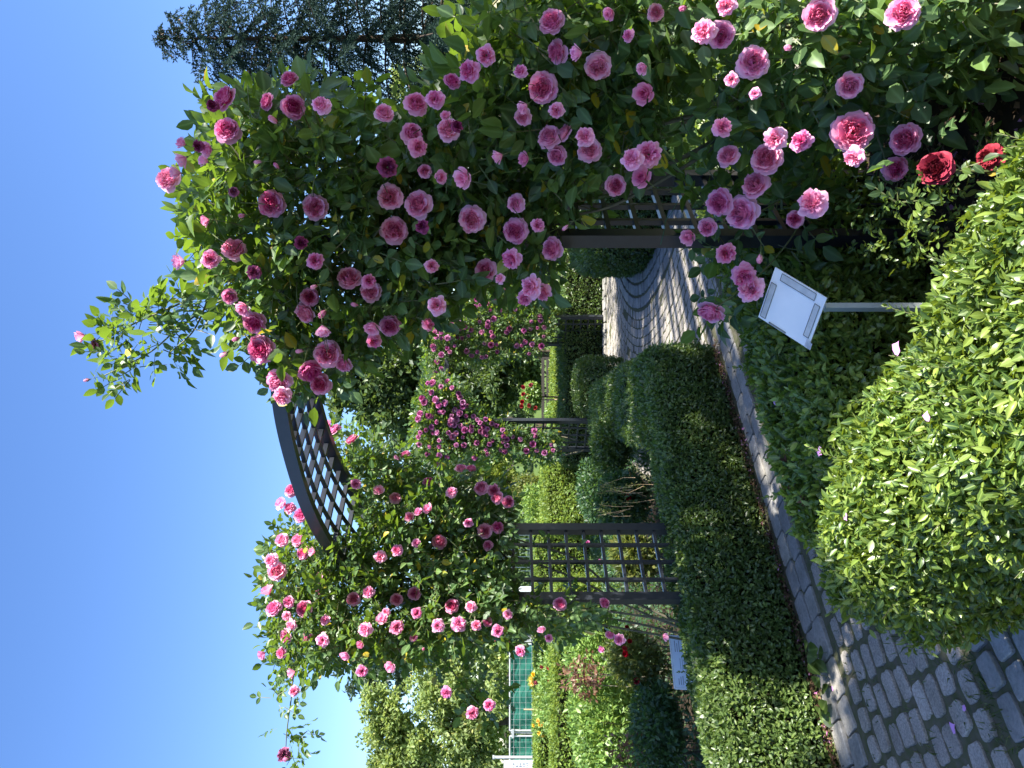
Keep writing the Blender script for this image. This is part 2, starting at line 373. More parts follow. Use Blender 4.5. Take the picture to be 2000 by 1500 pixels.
# ------------------------------------------------------------------ hedge
def hedge(poly, h, dens, Ln, mat, label, low=False, z0=0.0, rnd=0.10, bulge=0.05, shoots=0, rough=0.022, sides=None, cap_depth=0.07, group=None, asp=0.5, seed=1, topdens=1.0):
    poly = np.asarray(poly, float)
    if poly_area(poly) < 0: poly = poly[::-1]
    A = poly_area(poly); n_top = int(A * dens * topdens)
    q = poly_sample(poly, n_top); d = poly_dist(q, poly)
    drop = np.where(d < rnd, rnd - np.sqrt(np.maximum(rnd ** 2 - (rnd - d) ** 2, 0)), 0)
    z = z0 + h - drop
    pts = [np.column_stack([q, z])]; nrm = [np.tile([0, 0, 1.0], (n_top, 1))]
    m = len(poly)
    for i in range(m):
        if sides is not None and i not in sides: continue
        a, b = poly[i], poly[(i + 1) % m]; e = b - a; ln = np.linalg.norm(e)
        if ln < 1e-6: continue
        on = np.array([e[1], -e[0]]) / ln
        k = int(ln * h * dens * 1.15)
        t = rng.random(k); zz = h * rng.random(k) ** 0.9
        off = bulge * np.sin(np.clip(zz / h, 0, 1) * math.pi * 0.85 + 0.25)
        top = np.clip((zz - (h - rnd)) / rnd, 0, 1); off -= rnd * 0.6 * top ** 2
        xy = a + t[:, None] * e + off[:, None] * on
        pts.append(np.column_stack([xy, z0 + zz]))
        nn = np.column_stack([np.tile(on, (k, 1)), 0.15 + 0.8 * top]); nrm.append(norm(nn))
    Q = np.concatenate(pts); N = np.concatenate(nrm)
    Q = Q + N * (rough * wob(Q, 7.0, seed) + rough * 0.7 * wob(Q, 22.0, seed + 1))[:, None]
    Q = Q - N * (cap_depth * rng.random(len(Q)) ** 1.6)[:, None]
    k = len(Q)
    D = norm(N * 0.55 + np.array([0, 0, 0.35]) + rdir(k) * 0.9)
    NN = norm(N * 0.75 + np.array([0, 0, 0.45]) + rdir(k) * 0.75)
    L_ = Ln * rng.uniform(0.65, 1.2, k)
    parts = [(leaf_geo(Q, D, NN, L_, L_ * asp * rng.uniform(.85, 1.15, k), low), mat)]
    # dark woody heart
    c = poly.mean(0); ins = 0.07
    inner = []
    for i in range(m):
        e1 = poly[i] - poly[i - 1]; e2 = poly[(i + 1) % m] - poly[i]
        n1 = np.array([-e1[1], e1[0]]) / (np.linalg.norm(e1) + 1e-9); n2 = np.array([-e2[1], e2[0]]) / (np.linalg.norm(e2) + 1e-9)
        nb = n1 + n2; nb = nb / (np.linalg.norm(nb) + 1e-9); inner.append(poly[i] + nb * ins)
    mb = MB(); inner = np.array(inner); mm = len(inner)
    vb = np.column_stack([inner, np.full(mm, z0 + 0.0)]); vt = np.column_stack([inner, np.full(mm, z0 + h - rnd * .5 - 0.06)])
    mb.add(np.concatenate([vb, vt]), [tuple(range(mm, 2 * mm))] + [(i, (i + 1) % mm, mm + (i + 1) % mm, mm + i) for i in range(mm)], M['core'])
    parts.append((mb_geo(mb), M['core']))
    if shoots:
        s = MB(); lp = []; ld = []; ln_ = []; lw = []
        idx = rng.choice(k, shoots, replace=False)
        for i in idx:
            b = Q[i]; dr = norm(N[i] * 0.8 + np.array([0, 0, 0.6]) + rng.standard_normal(3) * 0.25); hh = rng.uniform(0.035, 0.10)
            pp = np.array([b + dr * hh * t + np.array([0, 0, 0.1 * hh * t * t]) for t in np.linspace(-0.3, 1, 5)])
            s.tube(pp, np.linspace(.0014, .0007, 5), M['cane'], 4)
            kk = int(hh / 0.012)
            for j in range(kk):
                t = (j + 0.5) / kk; pos = b + dr * hh * t
                for sg in (0, 1):
                    az = j * 1.57 + sg * math.pi + rng.uniform(-.3, .3)
                    a = np.cross(dr, [0.3, 0.5, 0.8]); a /= np.linalg.norm(a); bb = np.cross(dr, a)
                    o = math.cos(az) * a + math.sin(az) * bb
                    lp.append(pos); ld.append(o * (0.9 - .5 * t) + dr * (0.5 + .6 * t)); ln_.append(Ln * (1 - 0.45 * t) * rng.uniform(.7, 1.1))
        lp, ld, ln_ = np.array(lp), np.array(ld), np.array(ln_)
        nn = norm(np.array([0, 0, 1.0]) + rdir(len(lp)) * 0.5)
        parts.append((leaf_geo(lp, ld, nn, ln_, ln_ * asp, False, .1, .15), mat)); parts.append((mb_geo(s), M['cane']))
    o = geo_obj('hedge', parts, None, (c[0], c[1], z0))
    return tag(o, label, 'hedge', group)

# ------------------------------------------------------------------ layout axes
O = np.array([-0.828, 2.377]); PD = np.array([0.725, 0.688]); PL = np.array([-0.688, 0.725])
def ac(a, c): return O + a * PD + c * PL
def ac_inv(q): q = np.asarray(q) - O; return q @ PD, q @ PL

# ------------------------------------------------------------------ ground, path
mb = MB(); g = 400.0
mb.add([(-g, -g, 0), (g, -g, 0), (g, g, 0), (-g, g, 0)], [(0, 1, 2, 3)], M['soil'])
tag(mb.obj('ground'), kind='structure')

mb = MB(); mb.add([(-60, 10.9, .004), (60, 10.9, .004), (60, 90, .004), (-60, 90, .004)], [(0, 1, 2, 3)], plain_mat('lawn', (0.06, 0.10, 0.025), (0.09, 0.13, 0.035), rough=.9, spec=.1, scale=6, bump=.8)); tag(mb.obj('lawn'), kind='structure')
CB = np.array([3.7, 7.85]); RB = 2.9       # round bed
mb = MB()
quad = [ac(-4, -0.4), ac(6.2, -0.4), ac(6.2, 1.27), ac(-4, 1.27)]
mb.add([(*p, 0.004) for p in quad], [(0, 1, 2, 3)], M['joint'])
th = np.linspace(math.radians(95), math.radians(285), 40)
ring = [(CB[0] + 4.7 * math.cos(t), CB[1] + 4.7 * math.sin(t), 0.008) for t in th] + [(CB[0] + 2.4 * math.cos(t), CB[1] + 2.4 * math.sin(t), 0.008) for t in th[::-1]]
n = len(th)
mb.add(ring, [(i, i + 1, 2 * n - 2 - i, 2 * n - 1 - i) for i in range(n - 1)], M['joint'])
tag(mb.obj('path'), kind='structure')

def stone(mb, c, ax, hl, hw, mat, z=0.0, hgt=0.022, jit=0.15, sq=5.0, n=12):
    ax = np.asarray(ax) / np.linalg.norm(ax); ay = np.array([-ax[1], ax[0]])
    rot = rng.normal(0, 0.05); ca, sa = math.cos(rot), math.sin(rot); ax, ay = ca * ax + sa * ay, -sa * ax + ca * ay
    th = np.radians([a + b for a in (0, 90, 180, 270) for b in (0, 26, 40, 50, 64)]) ; n = 20; th = th + rng.normal(0, 0.02, n)
    r = (np.abs(np.cos(th)) ** sq + np.abs(np.sin(th)) ** sq) ** (-1 / sq) * (1 - jit * rng.random(n) * 0.9)
    ex = r * np.cos(th) * hl; ey = r * np.sin(th) * hw
    tilt = rng.normal(0, 0.012, 2); z += rng.normal(0, 0.0025)
    vs = []
    for sc, zz in ((1.0, 0.0), (1.0, hgt * 0.82), (0.965, hgt * 0.95), (0.88, hgt)):
        k = min(hl, hw); fx = 1 - (1 - sc) * k / hl; fy = 1 - (1 - sc) * k / hw
        for i in range(n):
            q = c + ex[i] * fx * ax + ey[i] * fy * ay
            vs.append((q[0], q[1], z + zz + (tilt[0] * ex[i] + tilt[1] * ey[i] if zz > 0 else 0)))
    vs.append((c[0], c[1], z + hgt * 1.01))
    fs = [(l * n + i, l * n + (i + 1) % n, (l + 1) * n + (i + 1) % n, (l + 1) * n + i) for l in range(3) for i in range(n)]
    fs += [(3 * n + i, 3 * n + (i + 1) % n, 4 * n) for i in range(n)]
    mb.add(vs, fs, mat)

cob = MB()
# cobbles of the straight path, long side along the path
c = 0.045
while c < 0.93:
    w = rng.uniform(0.076, 0.098); a = -3.0 + rng.uniform(0, .1)
    while a < 6.0:
        l = rng.uniform(0.10, 0.155); cc = c + w / 2 + 0.012 * math.sin(a * 2.1 + c * 9)
        q = ac(a + l / 2, cc)
        if c + w < 0.97 and np.linalg.norm(q - CB) > RB + 0.75:
            stone(cob, q, PD, l / 2 - 0.0045, w / 2 - 0.0045, M['cobble'], hgt=0.014)
        a += l + rng.uniform(0.006, 0.014)
    c += w + 0.008
# rings of cobbles round the round bed
r = RB + 0.02
while r < 4.6:
    w = rng.uniform(0.085, 0.1); arc = 0.0; tot = math.radians(180) * r
    while arc < tot:
        l = rng.uniform(0.12, 0.17); t = math.radians(100) + (arc + l / 2) / r
        q = CB + (r + w / 2) * np.array([math.cos(t), math.sin(t)]); a_, c_ = ac_inv(q)
        in_strip = -0.02 < c_ < 0.96
        ok = q[1] < 10.5 and ((in_strip and r < RB + 0.7) or (c_ >= 1.24 and a_ > 2.6) or (c_ > 0.9 and a_ > 2.9) or (c_ <= -0.3))
        if ok: stone(cob, q, (-math.sin(t), math.cos(t)), l / 2 - 0.004, w / 2 - 0.003, M['cobble'], z=0.004, hgt=0.009, jit=.08, sq=8)
        arc += l + 0.01
    r += w + 0.003
tag(cob.obj('path_cobbles'), kind='structure')
sl = MB()
for row, (c0, c1) in enumerate(((0.965, 1.075), (1.085, 1.20))):
    a = -3.0 + row * 0.07
    while a < 2.85:
        l = rng.uniform(0.13, 0.2)
        stone(sl, ac(a + l / 2, (c0 + c1) / 2), PD, l / 2 - 0.003, (c1 - c0) / 2 - 0.003, M['slab'], hgt=0.018, jit=0.015, sq=14)
        a += l + 0.004
for row, (c0, c1) in enumerate(((-0.10, -0.01), (-0.20, -0.11), (-0.30, -0.21))):
    a = -3.0
    while a < 4.2:
        l = rng.uniform(0.09, 0.15)
        if np.linalg.norm(ac(a + l / 2, c0) - CB) > RB + 0.35:
            stone(sl, ac(a + l / 2, (c0 + c1) / 2), PD, l / 2 - 0.005, (c1 - c0) / 2 - 0.005, M['slab'], hgt=0.018, jit=0.05, sq=9)
        a += l + 0.008
for r0, w in ((RB - 0.13, 0.12), (RB - 0.27, 0.12), (RB - 0.40, 0.11)):
    arc = 0.0; rr = r0 + w / 2
    while arc < math.radians(175) * rr:
        l = rng.uniform(0.13, 0.2); t = math.radians(100) + (arc + l / 2) / rr
        stone(sl, CB + rr * np.array([math.cos(t), math.sin(t)]), (-math.sin(t), math.cos(t)), l / 2 - 0.004, w / 2 - 0.004, M['slab'], z=0.006, hgt=0.018, jit=0.03, sq=10)
        arc += l + 0.004
for row in range(2):
    x = -0.6
    while x < 2.2:
        l = rng.uniform(0.13, 0.2); stone(sl, np.array([x + l / 2, 10.62 + 0.13 * row]), (1, 0), l / 2 - 0.004, 0.055, M['slab'], z=0.006, hgt=0.03, jit=0.05, sq=8); x += l + 0.005
tag(sl.obj('path_edging'), kind='structure')

# grass growing in the joints
n = 5200
aa = rng.uniform(-1.2, 5.5, n); cc = rng.uniform(0.0, 0.95, n)
near = rng.random(n) < 0.35; cc[near] = rng.normal(0.02, 0.035, near.sum())
clump = wob(np.column_stack([aa, cc, aa * 0]), 9, 3) > -0.1
q = ac(0, 0) + aa[:, None] * PD + cc[:, None] * PL; q = q[clump | near]; k = len(q)
L_ = rng.uniform(0.015, 0.045, k)
gg = leaf_geo(np.column_stack([q, np.full(k, 0.006)]), norm(np.array([0, 0, .9]) + rdir(k) * .8), rdir(k), L_, 0.0035, True, .25, .2)
tag(geo_obj('joint_grass', [(gg, M['grass'])]), kind='stuff', label='short grass and moss in the joints of the granite path', cat='grass')

# ------------------------------------------------------------------ hedges
HN = [(-0.60, 2.04), (-0.42, 2.06), (-0.08, 1.80), (0.02, 1.70), (0.30, 1.42), (0.52, 1.22), (1.0, 0.62), (0.9, 0.25), (0.35, 0.25), (0.12, 0.70), (-0.03, 1.12), (-0.20, 1.46), (-0.40, 1.80)]
hedge(HN, 0.62, 23000, 0.0275, M['privet'], 'bright green privet hedge, nearest to the viewer and sunlit on top', shoots=420, rnd=0.09, bulge=0.11, rough=0.034, seed=11, topdens=1.15, cap_depth=0.10, asp=0.44)
HM = [tuple(ac(a, c)) for a, c in ((0.22, -0.24), (1.6, -0.22), (3.3, -0.22), (3.55, -0.45), (3.4, -0.66), (1.6, -0.66), (0.28, -0.66))]
hedge(HM, 0.55, 9500, 0.034, M['privet'], 'shaded leafy hedge along the path behind the tilted white sign', shoots=90, rnd=0.10, rough=0.03, seed=12)
HL = [tuple(ac(a, c)) for a, c in ((2.72, 1.30), (2.72, 1.72), (1.2, 1.74), (-0.6, 1.72), (-2.2, 1.74), (-2.2, 1.27), (-0.6, 1.27), (1.2, 1.28))]
hedge(HL, 0.50, 11500, 0.029, M['box'], 'long dark clipped hedge along the far edge of the cobbled path', shoots=60, rnd=0.07, rough=0.022, seed=13)
HE = [(0.22, 5.25), (0.08, 7.2), (-0.05, 8.6), (-0.55, 8.6), (-0.5, 7.2), (-0.42, 5.0)]
hedge(HE, 0.50, 4200, 0.038, M['box'], 'dark clipped hedge running back from the end of the long path hedge', low=True, rnd=0.08, seed=14)
t_ = np.linspace(0, 2 * math.pi, 15)[:-1]
hedge([(-0.05 + 0.34 * math.cos(t), 9.15 + 0.34 * math.sin(t)) for t in t_], 0.60, 6500, 0.036, M['box'], 'small rounded box bush at the far corner of the left bed', low=True, rnd=0.14, seed=15)
t_ = np.linspace(math.radians(105), math.radians(270), 14)
ro = RB - 0.40
HB = [(CB[0] + ro * math.cos(t), CB[1] + ro * math.sin(t)) for t in t_] + [(CB[0] + (ro - .75) * math.cos(t), CB[1] + (ro - .75) * math.sin(t)) for t in t_[::-1]]
hedge(HB, 0.68, 4600, 0.038, M['box'], 'curved dark hedge around the round bed inside the paved rings', low=True, rnd=0.13, seed=16)
hedge([(-1.2, 10.85), (2.6, 10.85), (2.6, 11.7), (-1.2, 11.7)], 0.62, 3000, 0.042, M['box'], 'dark straight hedge at the far side of the paved rings', low=True, rnd=0.08, seed=17, sides=(0, 1, 3))
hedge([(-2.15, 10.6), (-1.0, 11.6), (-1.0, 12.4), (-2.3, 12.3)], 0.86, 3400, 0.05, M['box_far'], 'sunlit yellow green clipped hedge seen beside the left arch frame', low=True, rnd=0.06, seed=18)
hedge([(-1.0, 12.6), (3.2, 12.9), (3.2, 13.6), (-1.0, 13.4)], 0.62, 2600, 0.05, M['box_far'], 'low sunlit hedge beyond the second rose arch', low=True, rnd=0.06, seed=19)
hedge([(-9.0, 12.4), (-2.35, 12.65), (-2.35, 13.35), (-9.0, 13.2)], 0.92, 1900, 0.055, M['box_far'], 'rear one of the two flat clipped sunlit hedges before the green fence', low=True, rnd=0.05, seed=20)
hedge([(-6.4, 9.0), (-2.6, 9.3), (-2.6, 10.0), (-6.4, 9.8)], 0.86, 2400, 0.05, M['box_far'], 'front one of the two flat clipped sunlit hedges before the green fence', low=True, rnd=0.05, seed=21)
hedge([(1.3, 4.0 + .9), (2.6, 5.3), (4.4, 3.9), (4.2, 3.4), (2.5, 4.5), (1.6, 4.4)], 0.62, 4200, 0.038, M['box'], 'dark hedge behind the right hand rose bush', low=True, rnd=0.08, seed=22)

# ------------------------------------------------------------------ arches
PA = np.array([0.656, 0.755]); SA = np.array([-0.755, 0.656])
def arch(label, R0, p, s, span, dep, zb, zs, rise, cat='rose arch'):
    root = thing('rose_arch', (R0[0], R0[1], zb), label, cat, 'metal rose arches')
    loc = np.array([R0[0], R0[1], zb]); p3 = np.array([*p, 0]); s3 = np.array([*s, 0]); up = np.array([0, 0, 1.0])
    def W(t, w, z): return np.array([*(np.asarray(R0) + t * np.asarray(s) + w * np.asarray(p)), z])
    def zf(t): return zs + rise * (1 - abs(2 * t / span - 1) ** 2.4)
    pw = 0.05
    for t in (0, span):
        for w in (0, dep):
            m = MB(); m.box(W(t, w, (zb + zs) / 2), p3 * pw / 2, s3 * pw / 2, up * (zs - zb) / 2, M['metal'])
            zc = zb + 1.42
            m.box(W(t, w, zc), p3 * (pw / 2 + .0015), s3 * (pw / 2 + .0015), up * .004, M['metal'])
            m.obj('post', root, loc)
    for t in (0, span):
        m = MB()
        for k in (1, 2, 3):
            w = dep * k / 4
            m.box(W(t, w, (zb + 0.03 + zs) / 2), p3 * .009, s3 * .010, up * (zs - zb - 0.03) / 2, M['metal'])
        z = zb + 0.16
        while z < zs - 0.02:
            m.box(W(t, dep / 2, z), p3 * (dep / 2 - pw / 2 - .001), s3 * .0125, up * .0085, M['metal']); z += 0.106
        m.obj('side_trellis', root, loc)
    for w in (0, dep):
        m = MB(); ts = np.linspace(-0.02, span + 0.02, 41); vs = []; fs = []
        for t in ts:
            dz = (zf(min(max(t + .01, 0), span)) - zf(min(max(t - .01, 0), span))) / .02
            nn = np.array([0, 0, 1.0]) - dz * s3; nn /= np.linalg.norm(nn); c0 = W(t, w, zf(min(max(t, 0), span)))
            for a, b in ((-1, -1), (1, -1), (1, 1), (-1, 1)): vs.append(c0 + nn * (.03 * b) + p3 * (.02 * a))
        for i in range(40):
            for j in range(4): fs.append((i * 4 + j, i * 4 + (j + 1) % 4, i * 4 + 4 + (j + 1) % 4, i * 4 + 4 + j))
        fs += [(3, 2, 1, 0), (160, 161, 162, 163)]
        m.add(vs, fs, M['metal']); m.obj('curved_rim', root, loc)
    m = MB(); nr = int(span / .104)
    for k in range(1, nr):
        t = span * k / nr; dz = (zf(min(t + .01, span)) - zf(max(t - .01, 0))) / .02; nn = up - dz * s3; nn /= np.linalg.norm(nn)
        m.bar(W(t, .021, zf(t)), W(t, dep - .021, zf(t)), .026, .013, nn, M['metal'])
    ts = np.linspace(.01, span - .01, 36)
    for k in (1, 2, 3):
        pts = [W(t, dep * k / 4, zf(t) - .004) for t in ts]
        for a, b in zip(pts[:-1], pts[1:]): m.bar(a, b, .018, .0125, up, M['metal'])
    m.obj('top_lattice', root, loc)
    return root
R0 = np.array([0.52, 2.65]); SPAN = 2.27; DEP = 0.48
arch('near dark metal rose arch standing over the cobbled path', R0, PA, SA, SPAN, DEP, 0.0, 2.2, 0.26)
A2 = np.array([-0.447, 9.0]); th2 = math.radians(50); S2 = np.array([math.cos(th2), math.sin(th2)]); P2 = np.array([-math.sin(th2), math.cos(th2)])
arch('far small looking dark metal rose arch under mauve roses', A2, P2, S2, 2.19, 0.48, -0.12, 1.98, 0.25)

# ------------------------------------------------------------------ rose blossoms
def petal(mb, rb, zb, ln, wang, az, a0, a1, mat, t_base, t_tip, ruf=0.05, nu=5, nv=5, recurve=0.0, seed=0):
    """cupped petal: starts at radius rb, height zb, runs ln outward/up bending from angle a0 to a1 (0 up, 90 flat)"""
    vs = []; ti = []
    rr = np.random.default_rng(seed); ph = rr.random(4) * 6.28
    us = np.linspace(-1, 1, nu)
    for iu, u in enumerate(us):
        r, z = rb, zb; vmax = 1 - 0.22 * abs(u) ** 2.5 - (0.06 if abs(u) < 0.1 else 0)
        pv = 0
        for iv in range(nv):
            v = vmax * iv / (nv - 1)
            an = math.radians(a0 + (a1 - a0) * v + recurve * max(0, v - .7) * 3)
            dl = (v - pv) * ln; pv = v
            r += math.sin(an) * dl; z += math.cos(an) * dl
            wid = wang * (0.45 + 0.6 * math.sin(min(1, v * 1.25) * math.pi / 2)) * (1 - 0.12 * v)
            phi = az + u * wid
            rf = ruf * v * (math.sin(3.1 * u + ph[0]) + 0.6 * math.sin(6.3 * u + ph[1])) + ruf * .5 * math.sin(5 * v + ph[2]) * v
            rx = max(r + rf, 0.004)
            vs.append((rx * math.cos(phi), rx * math.sin(phi), z + rf * 0.6 + 0.03 * abs(u) * v))
            ti.append(t_base + (t_tip - t_base) * (0.65 * v + 0.35 * max(v ** 4, abs(u) ** 3 * v)))
    fs = [(i * nv + j, (i + 1) * nv + j, (i + 1) * nv + j + 1, i * nv + j + 1) for i in range(nu - 1) for j in range(nv - 1)]
    mb.add(vs, fs, mat, ti)

def stem(mb, ln=0.9, bend=0.12):
    pts = [(bend * (t / ln) ** 2 * ln, 0, -0.13 - t) for t in np.linspace(0, ln, 5)]
    mb.tube(pts, [.026, .02, .018, .018, .02], M['calyx'], 5)
    mb.tube([(0, 0, -.02), (0, 0, -.07), (0, 0, -.12), (0, 0, -.15)], [.05, .07, .05, .022], M['calyx'], 7)
    for k in range(5):
        t = k * 1.257; c, s = math.cos(t), math.sin(t)
        mb.add([(.05 * c - .03 * s, .05 * s + .03 * c, -.05), (.05 * c + .03 * s, .05 * s - .03 * c, -.05), (.24 * c, .24 * s, -.10)], [(0, 1, 2), (0, 2, 1)], M['calyx'])

def bloom_mesh(name, pm, seed, opened=1.0):
    """full cupped rosette, diameter about 1: round cup of guard petals packed with folded inner petals"""
    rr = np.random.default_rng(seed); mb = MB(); stem(mb)
    # guard petals: broad, overlapping, the lowest ones curling back
    for ring, (n, rb, zb, ln, w, a0, a1, tb, tt, rc) in enumerate((
            (6, .06, -.05, .50, .70, 88, 78 * opened, .55, 1.0, 30),
            (7, .06, -.02, .49, .62, 78, 60 * opened, .45, 1.0, 26),
            (8, .07, .0, .45, .52, 66, 44 * opened, .36, .92, 18))):
        for k in range(n):
            petal(mb, rb, zb + rr.normal(0, .01), ln * rr.uniform(.94, 1.05), w * rr.uniform(.85, 1.15), 6.283 * k / n + ring * .4 + rr.normal(0, .12), a0 + rr.normal(0, 4), a1 + rr.normal(0, 7), pm, tb, tt, .018, 7, 5, rc, rr.integers(1 << 30))
    # inner petals: short folded ones standing in the cup, swirled into quarters
    npet = 78
    for k in range(npet):
        f = (k + .5) / npet; rad = .36 * f ** .55
        az = k * 2.39996 + .35 * math.sin(4 * k * 2.39996)
        top = .30 - .10 * f + rr.normal(0, .02)
        petal(mb, rad, .02 + .02 * (1 - f), top, (.10 / (rad + .06)) * rr.uniform(.8, 1.25), az + rr.normal(0, .1), 6 + 20 * f + rr.normal(0, 6), -22 + 46 * f + rr.normal(0, 12), pm, .0, .30 + .55 * f + rr.normal(0, .08), .020 + .012 * f, 5, 4, 14 * f, rr.integers(1 << 30))
    return mb.mesh(name, True, True)

def loose_mesh(name, pm, seed):
    """over-blown flower, petals loosening and drooping"""
    rr = np.random.default_rng(seed); mb = MB(); stem(mb)
    for ring, (n, ln, w, a0, a1, tt) in enumerate(((7, .50, .66, 84, 108, 1.0), (8, .48, .56, 72, 84, 1.0), (9, .43, .46, 54, 66, .92), (9, .38, .40, 38, 50, .85))):
        for k in range(n):
            petal(mb, .05, .0, ln * rr.uniform(.86, 1.08), w * rr.uniform(.85, 1.2), 6.283 * k / n + rr.normal(0, .2), a0 + rr.normal(0, 8), a1 + rr.normal(0, 14), pm, .35, tt, .04, 7, 5, 14, rr.integers(1 << 30))
    for k in range(40):
        rad = .26 * rr.random() ** .5
        petal(mb, rad, .03, .26 * rr.uniform(.8, 1.2), .09 / (rad + .06), rr.random() * 6.28, 14, rr.uniform(-10, 50), pm, .05, .6, .035, 5, 4, 0, rr.integers(1 << 30))
    return mb.mesh(name, True, True)

def half_mesh(name, pm, seed):
    rr = np.random.default_rng(seed); mb = MB(); stem(mb)
    for ring, (n, ln, w, a0, a1, tb, tt) in enumerate(((5, .62, .62, 62, 38, .5, .98), (5, .62, .66, 46, 22, .45, .9), (6, .60, .6, 36, 8, .35, .8), (6, .55, .6, 26, -2, .25, .7), (5, .48, .7, 16, -8, .1, .55), (4, .42, .9, 8, -10, .05, .4))):
        for k in range(n):
            petal(mb, .05, -.03, ln * rr.uniform(.93, 1.06), w, 6.283 * k / n + ring * .6 + rr.normal(0, .1), a0, a1 + rr.normal(0, 5), pm, tb, tt, .02, 5, 6, 14 if ring < 2 else 0, rr.integers(1 << 30))
    return mb.mesh(name, True, True)

def bud_mesh(name, pm, seed):
    rr = np.random.default_rng(seed); mb = MB(); stem(mb, 1.3, .2)
    for ring, (n, ln, w, a0, a1, tb, tt) in enumerate(((4, .62, .9, 42, -16, .6, .95), (4, .66, .9, 30, -18, .4, .8), (3, .68, 1.1, 18, -14, .3, .7))):
        for k in range(n):
            petal(mb, .05, -.03, ln, w, 6.283 * k / n + ring * .7, a0, a1, pm, tb, tt, .015, 5, 6, 10 if ring == 0 else 0, rr.integers(1 << 30))
    for k in range(5):
        t = k * 1.257; c, s = math.cos(t), math.sin(t)
        mb.add([(.07 * c - .06 * s, .07 * s + .06 * c, -.02), (.07 * c + .06 * s, .07 * s - .06 * c, -.02), (.24 * c, .24 * s, .22), (.19 * c, .19 * s, .36)], [(0, 1, 2), (0, 2, 3), (2, 1, 0), (3, 2, 0)], M['calyx'])
    return mb.mesh(name, True, True)

BL = {}
for key, pm in (('pink', M['petal']), ('lilac', M['petal_lilac']), ('red', M['petal_red'])):
    BL[key] = dict(open=[bloom_mesh('blossom', pm, s_, o_) for s_, o_ in ((3, 1.0), (5, .9), (8, 1.05), (9, .8))],
                   loose=[loose_mesh('loose blossom', pm, s_) for s_ in (21, 22)], half=[half_mesh('half open blossom', pm, 31), half_mesh('half open blossom', pm, 33)], bud=[bud_mesh('bud', pm, 41)])
BL['spent'] = [loose_mesh('spent blossom', M['petal_spent'], s_) for s_ in (51, 52)]

CLEAR = []      # space each flower keeps free in front of itself
def put_bloom(root, rl, pos, face, diam, kind, colr, name='blossom'):
    ms = BL['spent'] if kind == 'spent' else BL[colr][kind]
    o = bpy.data.objects.new(name, ms[int(rng.integers(len(ms)))]); COL.objects.link(o); o.parent = root
    q = Vector([float(v) for v in face]).to_track_quat('Z', 'Y')
    q = q @ Matrix.Rotation(float(rng.random() * 6.28), 3, 'Z').to_quaternion()
    o.rotation_mode = 'QUATERNION'; o.rotation_quaternion = q
    k = {'open': .98, 'loose': .95, 'half': 1.2, 'bud': 1.55, 'spent': 1.0}[kind]
    o.scale = [float(diam * k * rng.uniform(.96, 1.04))] * 2 + [float(diam * k * 1.18)]
    o.location = [float(v) for v in (np.asarray(pos) - rl)]
    fv = norm(np.asarray(face, float)) * .5 + np.array([-.1, -.5, 0.0]); CLEAR.append((np.asarray(pos, float), fv / np.linalg.norm(fv), diam * .5 * (.7 if kind in ('bud', 'half') else 1)))
    return o

# ------------------------------------------------------------------ rose foliage
def compound(Pp, D, N, L0, var=0.25):
    """five-leaflet rose leaves along D, facing N; returns arrays for leaf_geo"""
    n = len(Pp); D = norm(D); N = norm(N - D * np.sum(N * D, -1, keepdims=True)); S = np.cross(D, N)
    L = L0 * rng.uniform(1 - var, 1 + var, n)
    out = [[], [], [], []]
    for t, sg, k in ((0.75, 1, .72), (0.75, -1, .72), (1.45, 1, .95), (1.45, -1, .95), (1.95, 0, 1.12)):
        keep = rng.random(n) < (0.92 if sg == 0 else 0.84)
        a = rng.normal(1.05, .2, n)[:, None] if sg else np.zeros((n, 1))
        d = np.cos(a) * D + sg * np.sin(a) * S + rng.normal(0, .12, (n, 3))
        p = Pp + D * (L * t)[:, None] - N * (L * .12 * t * t)[:, None]
        nn = N + rng.normal(0, .28, (n, 3))
        for lst, v in zip(out, (p, d, nn, L * k * rng.uniform(.85, 1.1, n))): lst.append(v[keep])
    return [np.concatenate(x) for x in out]

def rachis_geo(Pp, D, L0, N, mat):
    n = len(Pp); w = 0.0022
    D = norm(D); N = norm(N - D * np.sum(N * D, -1, keepdims=True)); S = np.cross(D, N)
    e = Pp + D * L0 * 1.95 - N * L0 * .45; m = Pp + D * L0 - N * L0 * .12
    V = np.stack([Pp - S * w, Pp + S * w, m - S * w * .8, m + S * w * .8, e - S * w * .5, e + S * w * .5], 1).reshape(-1, 3)
    f = np.array([0, 1, 3, 2, 2, 3, 5, 4]); loops = (f[None] + 6 * np.arange(n)[:, None]).ravel()
    return V, loops, np.arange(2 * n) * 4, np.full(2 * n, 4)

